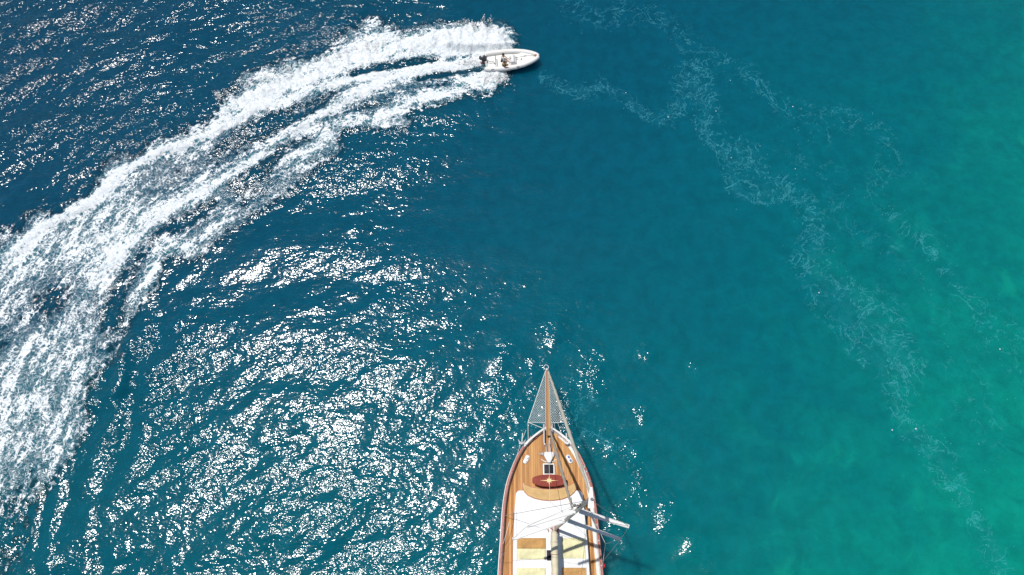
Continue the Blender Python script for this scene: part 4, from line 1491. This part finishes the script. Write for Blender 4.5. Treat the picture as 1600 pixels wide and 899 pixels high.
# ---- people: one skinned body each
def skin_body(name, verts, edges, radii, material, parent, root=0, sub=1):
    me = bpy.data.meshes.new(name)
    me.from_pydata([tuple(v) for v in verts], edges, [])
    o = bpy.data.objects.new(name, me); COL.objects.link(o)
    sm = o.modifiers.new('skin', 'SKIN')
    sm.use_smooth_shade = True
    for i, r in enumerate(radii):
        sv = me.skin_vertices[0].data[i]
        sv.radius = (r, r) if not isinstance(r, tuple) else r
        sv.use_root = (i == root)
    ss = o.modifiers.new('sub', 'SUBSURF'); ss.levels = sub; ss.render_levels = sub
    dg = bpy.context.evaluated_depsgraph_get(); dg.update()
    ev = o.evaluated_get(dg)
    nm = bpy.data.meshes.new_from_object(ev)
    o.modifiers.clear()
    o.data = nm
    nm.materials.clear(); nm.materials.append(material)
    nm.polygons.foreach_set('use_smooth', [True] * len(nm.polygons))
    o.parent = parent
    return o


def person(label, origin, rot, handL, handR, kneeL, kneeR, lean, shirt, shorts, hairm, hairname, headturn=0.0):
    """seated figure; origin is the seat point, +x forward"""
    t = thing('person', label, 'person', origin, (0, 0, rot))
    pel = Vector((0, 0, 0.12)); wst = Vector((0.02 + lean * 0.3, 0, 0.30)); ch = Vector((lean * 0.75, 0, 0.50)); nk = Vector((lean, 0, 0.64)); hd0 = Vector((lean + 0.02, 0, 0.74)); hd1 = Vector((lean + 0.03, 0, 0.86))
    V = [pel, wst, ch, nk, hd0, hd1]
    R_ = [(0.15, 0.12), (0.135, 0.11), (0.155, 0.11), 0.055, 0.085, 0.085]
    E = [(0, 1), (1, 2), (2, 3), (3, 4), (4, 5)]
    joints = {}
    for s, hand, knee in ((1, handL, kneeL), (-1, handR, kneeR)):
        sh = ch + Vector((0, s * 0.19, 0.06))
        hand = Vector(hand)
        el = (sh + hand) / 2 + Vector((-0.04, s * 0.07, -0.10))
        i = len(V)
        V += [sh, el, hand + (el - hand).normalized() * 0.05, hand]
        R_ += [0.062, 0.045, 0.032, 0.034]
        E += [(2, i), (i, i + 1), (i + 1, i + 2), (i + 2, i + 3)]
        # fingers and thumb
        f = (hand - el).normalized(); side = f.cross(Vector((0, 0, 1))).normalized()
        for k in range(4):
            a = hand + side * (k - 1.5) * 0.020 + f * 0.035
            b = a + f * (0.045, 0.055, 0.05, 0.038)[k] + Vector((0, 0, -0.012)); c_ = b + f * 0.02 + Vector((0, 0, -0.03))
            j = len(V); V += [a, b, c_]; R_ += [0.010, 0.009, 0.008]; E += [(i + 3, j), (j, j + 1), (j + 1, j + 2)]
        a = hand - side * 0.035 * s; b = a + f * 0.035 - side * 0.012 * s
        j = len(V); V += [a, b]; R_ += [0.011, 0.009]; E += [(i + 3, j), (j, j + 1)]
        hip = pel + Vector((0.04, s * 0.10, -0.03)); kn = Vector(knee)
        an = kn + Vector((0.06, 0, -0.40)); toe = an + Vector((0.17, s * 0.02, -0.04))
        i = len(V); V += [hip, kn, an, toe]; R_ += [0.088, 0.06, 0.042, 0.034]
        E += [(0, i), (i, i + 1), (i + 1, i + 2), (i + 2, i + 3)]
        joints[s] = (sh, el, hip, kn)
    skin_body('body', V, E, R_, M['skin'], t)
    # clothes
    Vs = [wst - Vector((0, 0, 0.1)), wst, ch, nk - Vector((0, 0, 0.06))]; Rs = [(0.165, 0.135), (0.150, 0.128), (0.172, 0.130), 0.085]; Es = [(0, 1), (1, 2), (2, 3)]
    for s in (1, -1):
        sh, el, hip, kn = joints[s]; i = len(Vs); Vs += [sh, sh.lerp(el, 0.6)]; Rs += [0.078, 0.062]; Es += [(2, i), (i, i + 1)]
    skin_body('shirt', Vs, Es, Rs, shirt, t)
    Vs = [pel]; Rs = [(0.168, 0.135)]; Es = []
    for s in (1, -1):
        sh, el, hip, kn = joints[s]; i = len(Vs); Vs += [hip, hip.lerp(kn, 0.72)]; Rs += [0.103, 0.084]; Es += [(0, i), (i, i + 1)]
    skin_body('shorts', Vs, Es, Rs, shorts, t)
    # head details
    hc = (hd0 + hd1) / 2
    bm = B(); ball(bm, hc + Vector((-0.025, 0, 0.035)), (0.112, 0.098, 0.112), 0, 16, 10)
    if hairname == 'cap':
        prism(bm, [(hc.x + 0.06 + 0.10 * math.cos(a), hc.y + 0.08 * math.sin(a)) for a in np.linspace(-PI / 2, PI / 2, 10)], hc.z + 0.045, hc.z + 0.06)
    obj(hairname, bm, hairm, t, world_shift=False, smooth=50)
    bm = B(); ball(bm, hc + Vector((0.095, 0, -0.005)), (0.022, 0.016, 0.024), 0, 8, 6)
    obj('nose', bm, M['skin'], t, world_shift=False, smooth='all')
    for s in (-1, 1):
        bm = B(); ball(bm, hc + Vector((0, s * 0.092, 0)), (0.02, 0.012, 0.03), 0, 8, 6)
        obj('ear', bm, M['skin'], t, world_shift=False, smooth='all')
    for s in (-1, 1):
        bm = B(); ball(bm, hc + Vector((0.083, s * 0.032, 0.012)), (0.012, 0.014, 0.010), 0, 8, 6)
        obj('eye', bm, M['dark'], t, world_shift=False)
    bm = B(); ball(bm, hc + Vector((0.085, 0, -0.045)), (0.010, 0.026, 0.007), 0, 8, 6)
    obj('mouth', bm, M['flag'], t, world_shift=False)
    return t


bpy.context.view_layer.update()
mw = RB.matrix_world
pA = mw @ L3(0.33, -0.04, 0.45); pB = mw @ L3(0.345, -0.82, 0.45)
person('person with dark hair and white shirt seated at the wheel of the speedboat', pA, hd - 0.15, (0.62, -0.06, 0.34), (0.60, -0.24, 0.30), (0.44, 0.12, 0.10), (0.42, -0.10, 0.10), 0.12, M['shirtw'], M['shorts'], M['hair'], 'hair')
person('person with grey cap and olive shirt seated beside the driver of the speedboat', pB, hd - 0.05, (0.38, 0.12, 0.20), (0.50, -0.26, 0.24), (0.44, 0.12, 0.10), (0.46, -0.16, 0.10), 0.08, M['olive'], M['shorts'], M['cap'], 'cap')
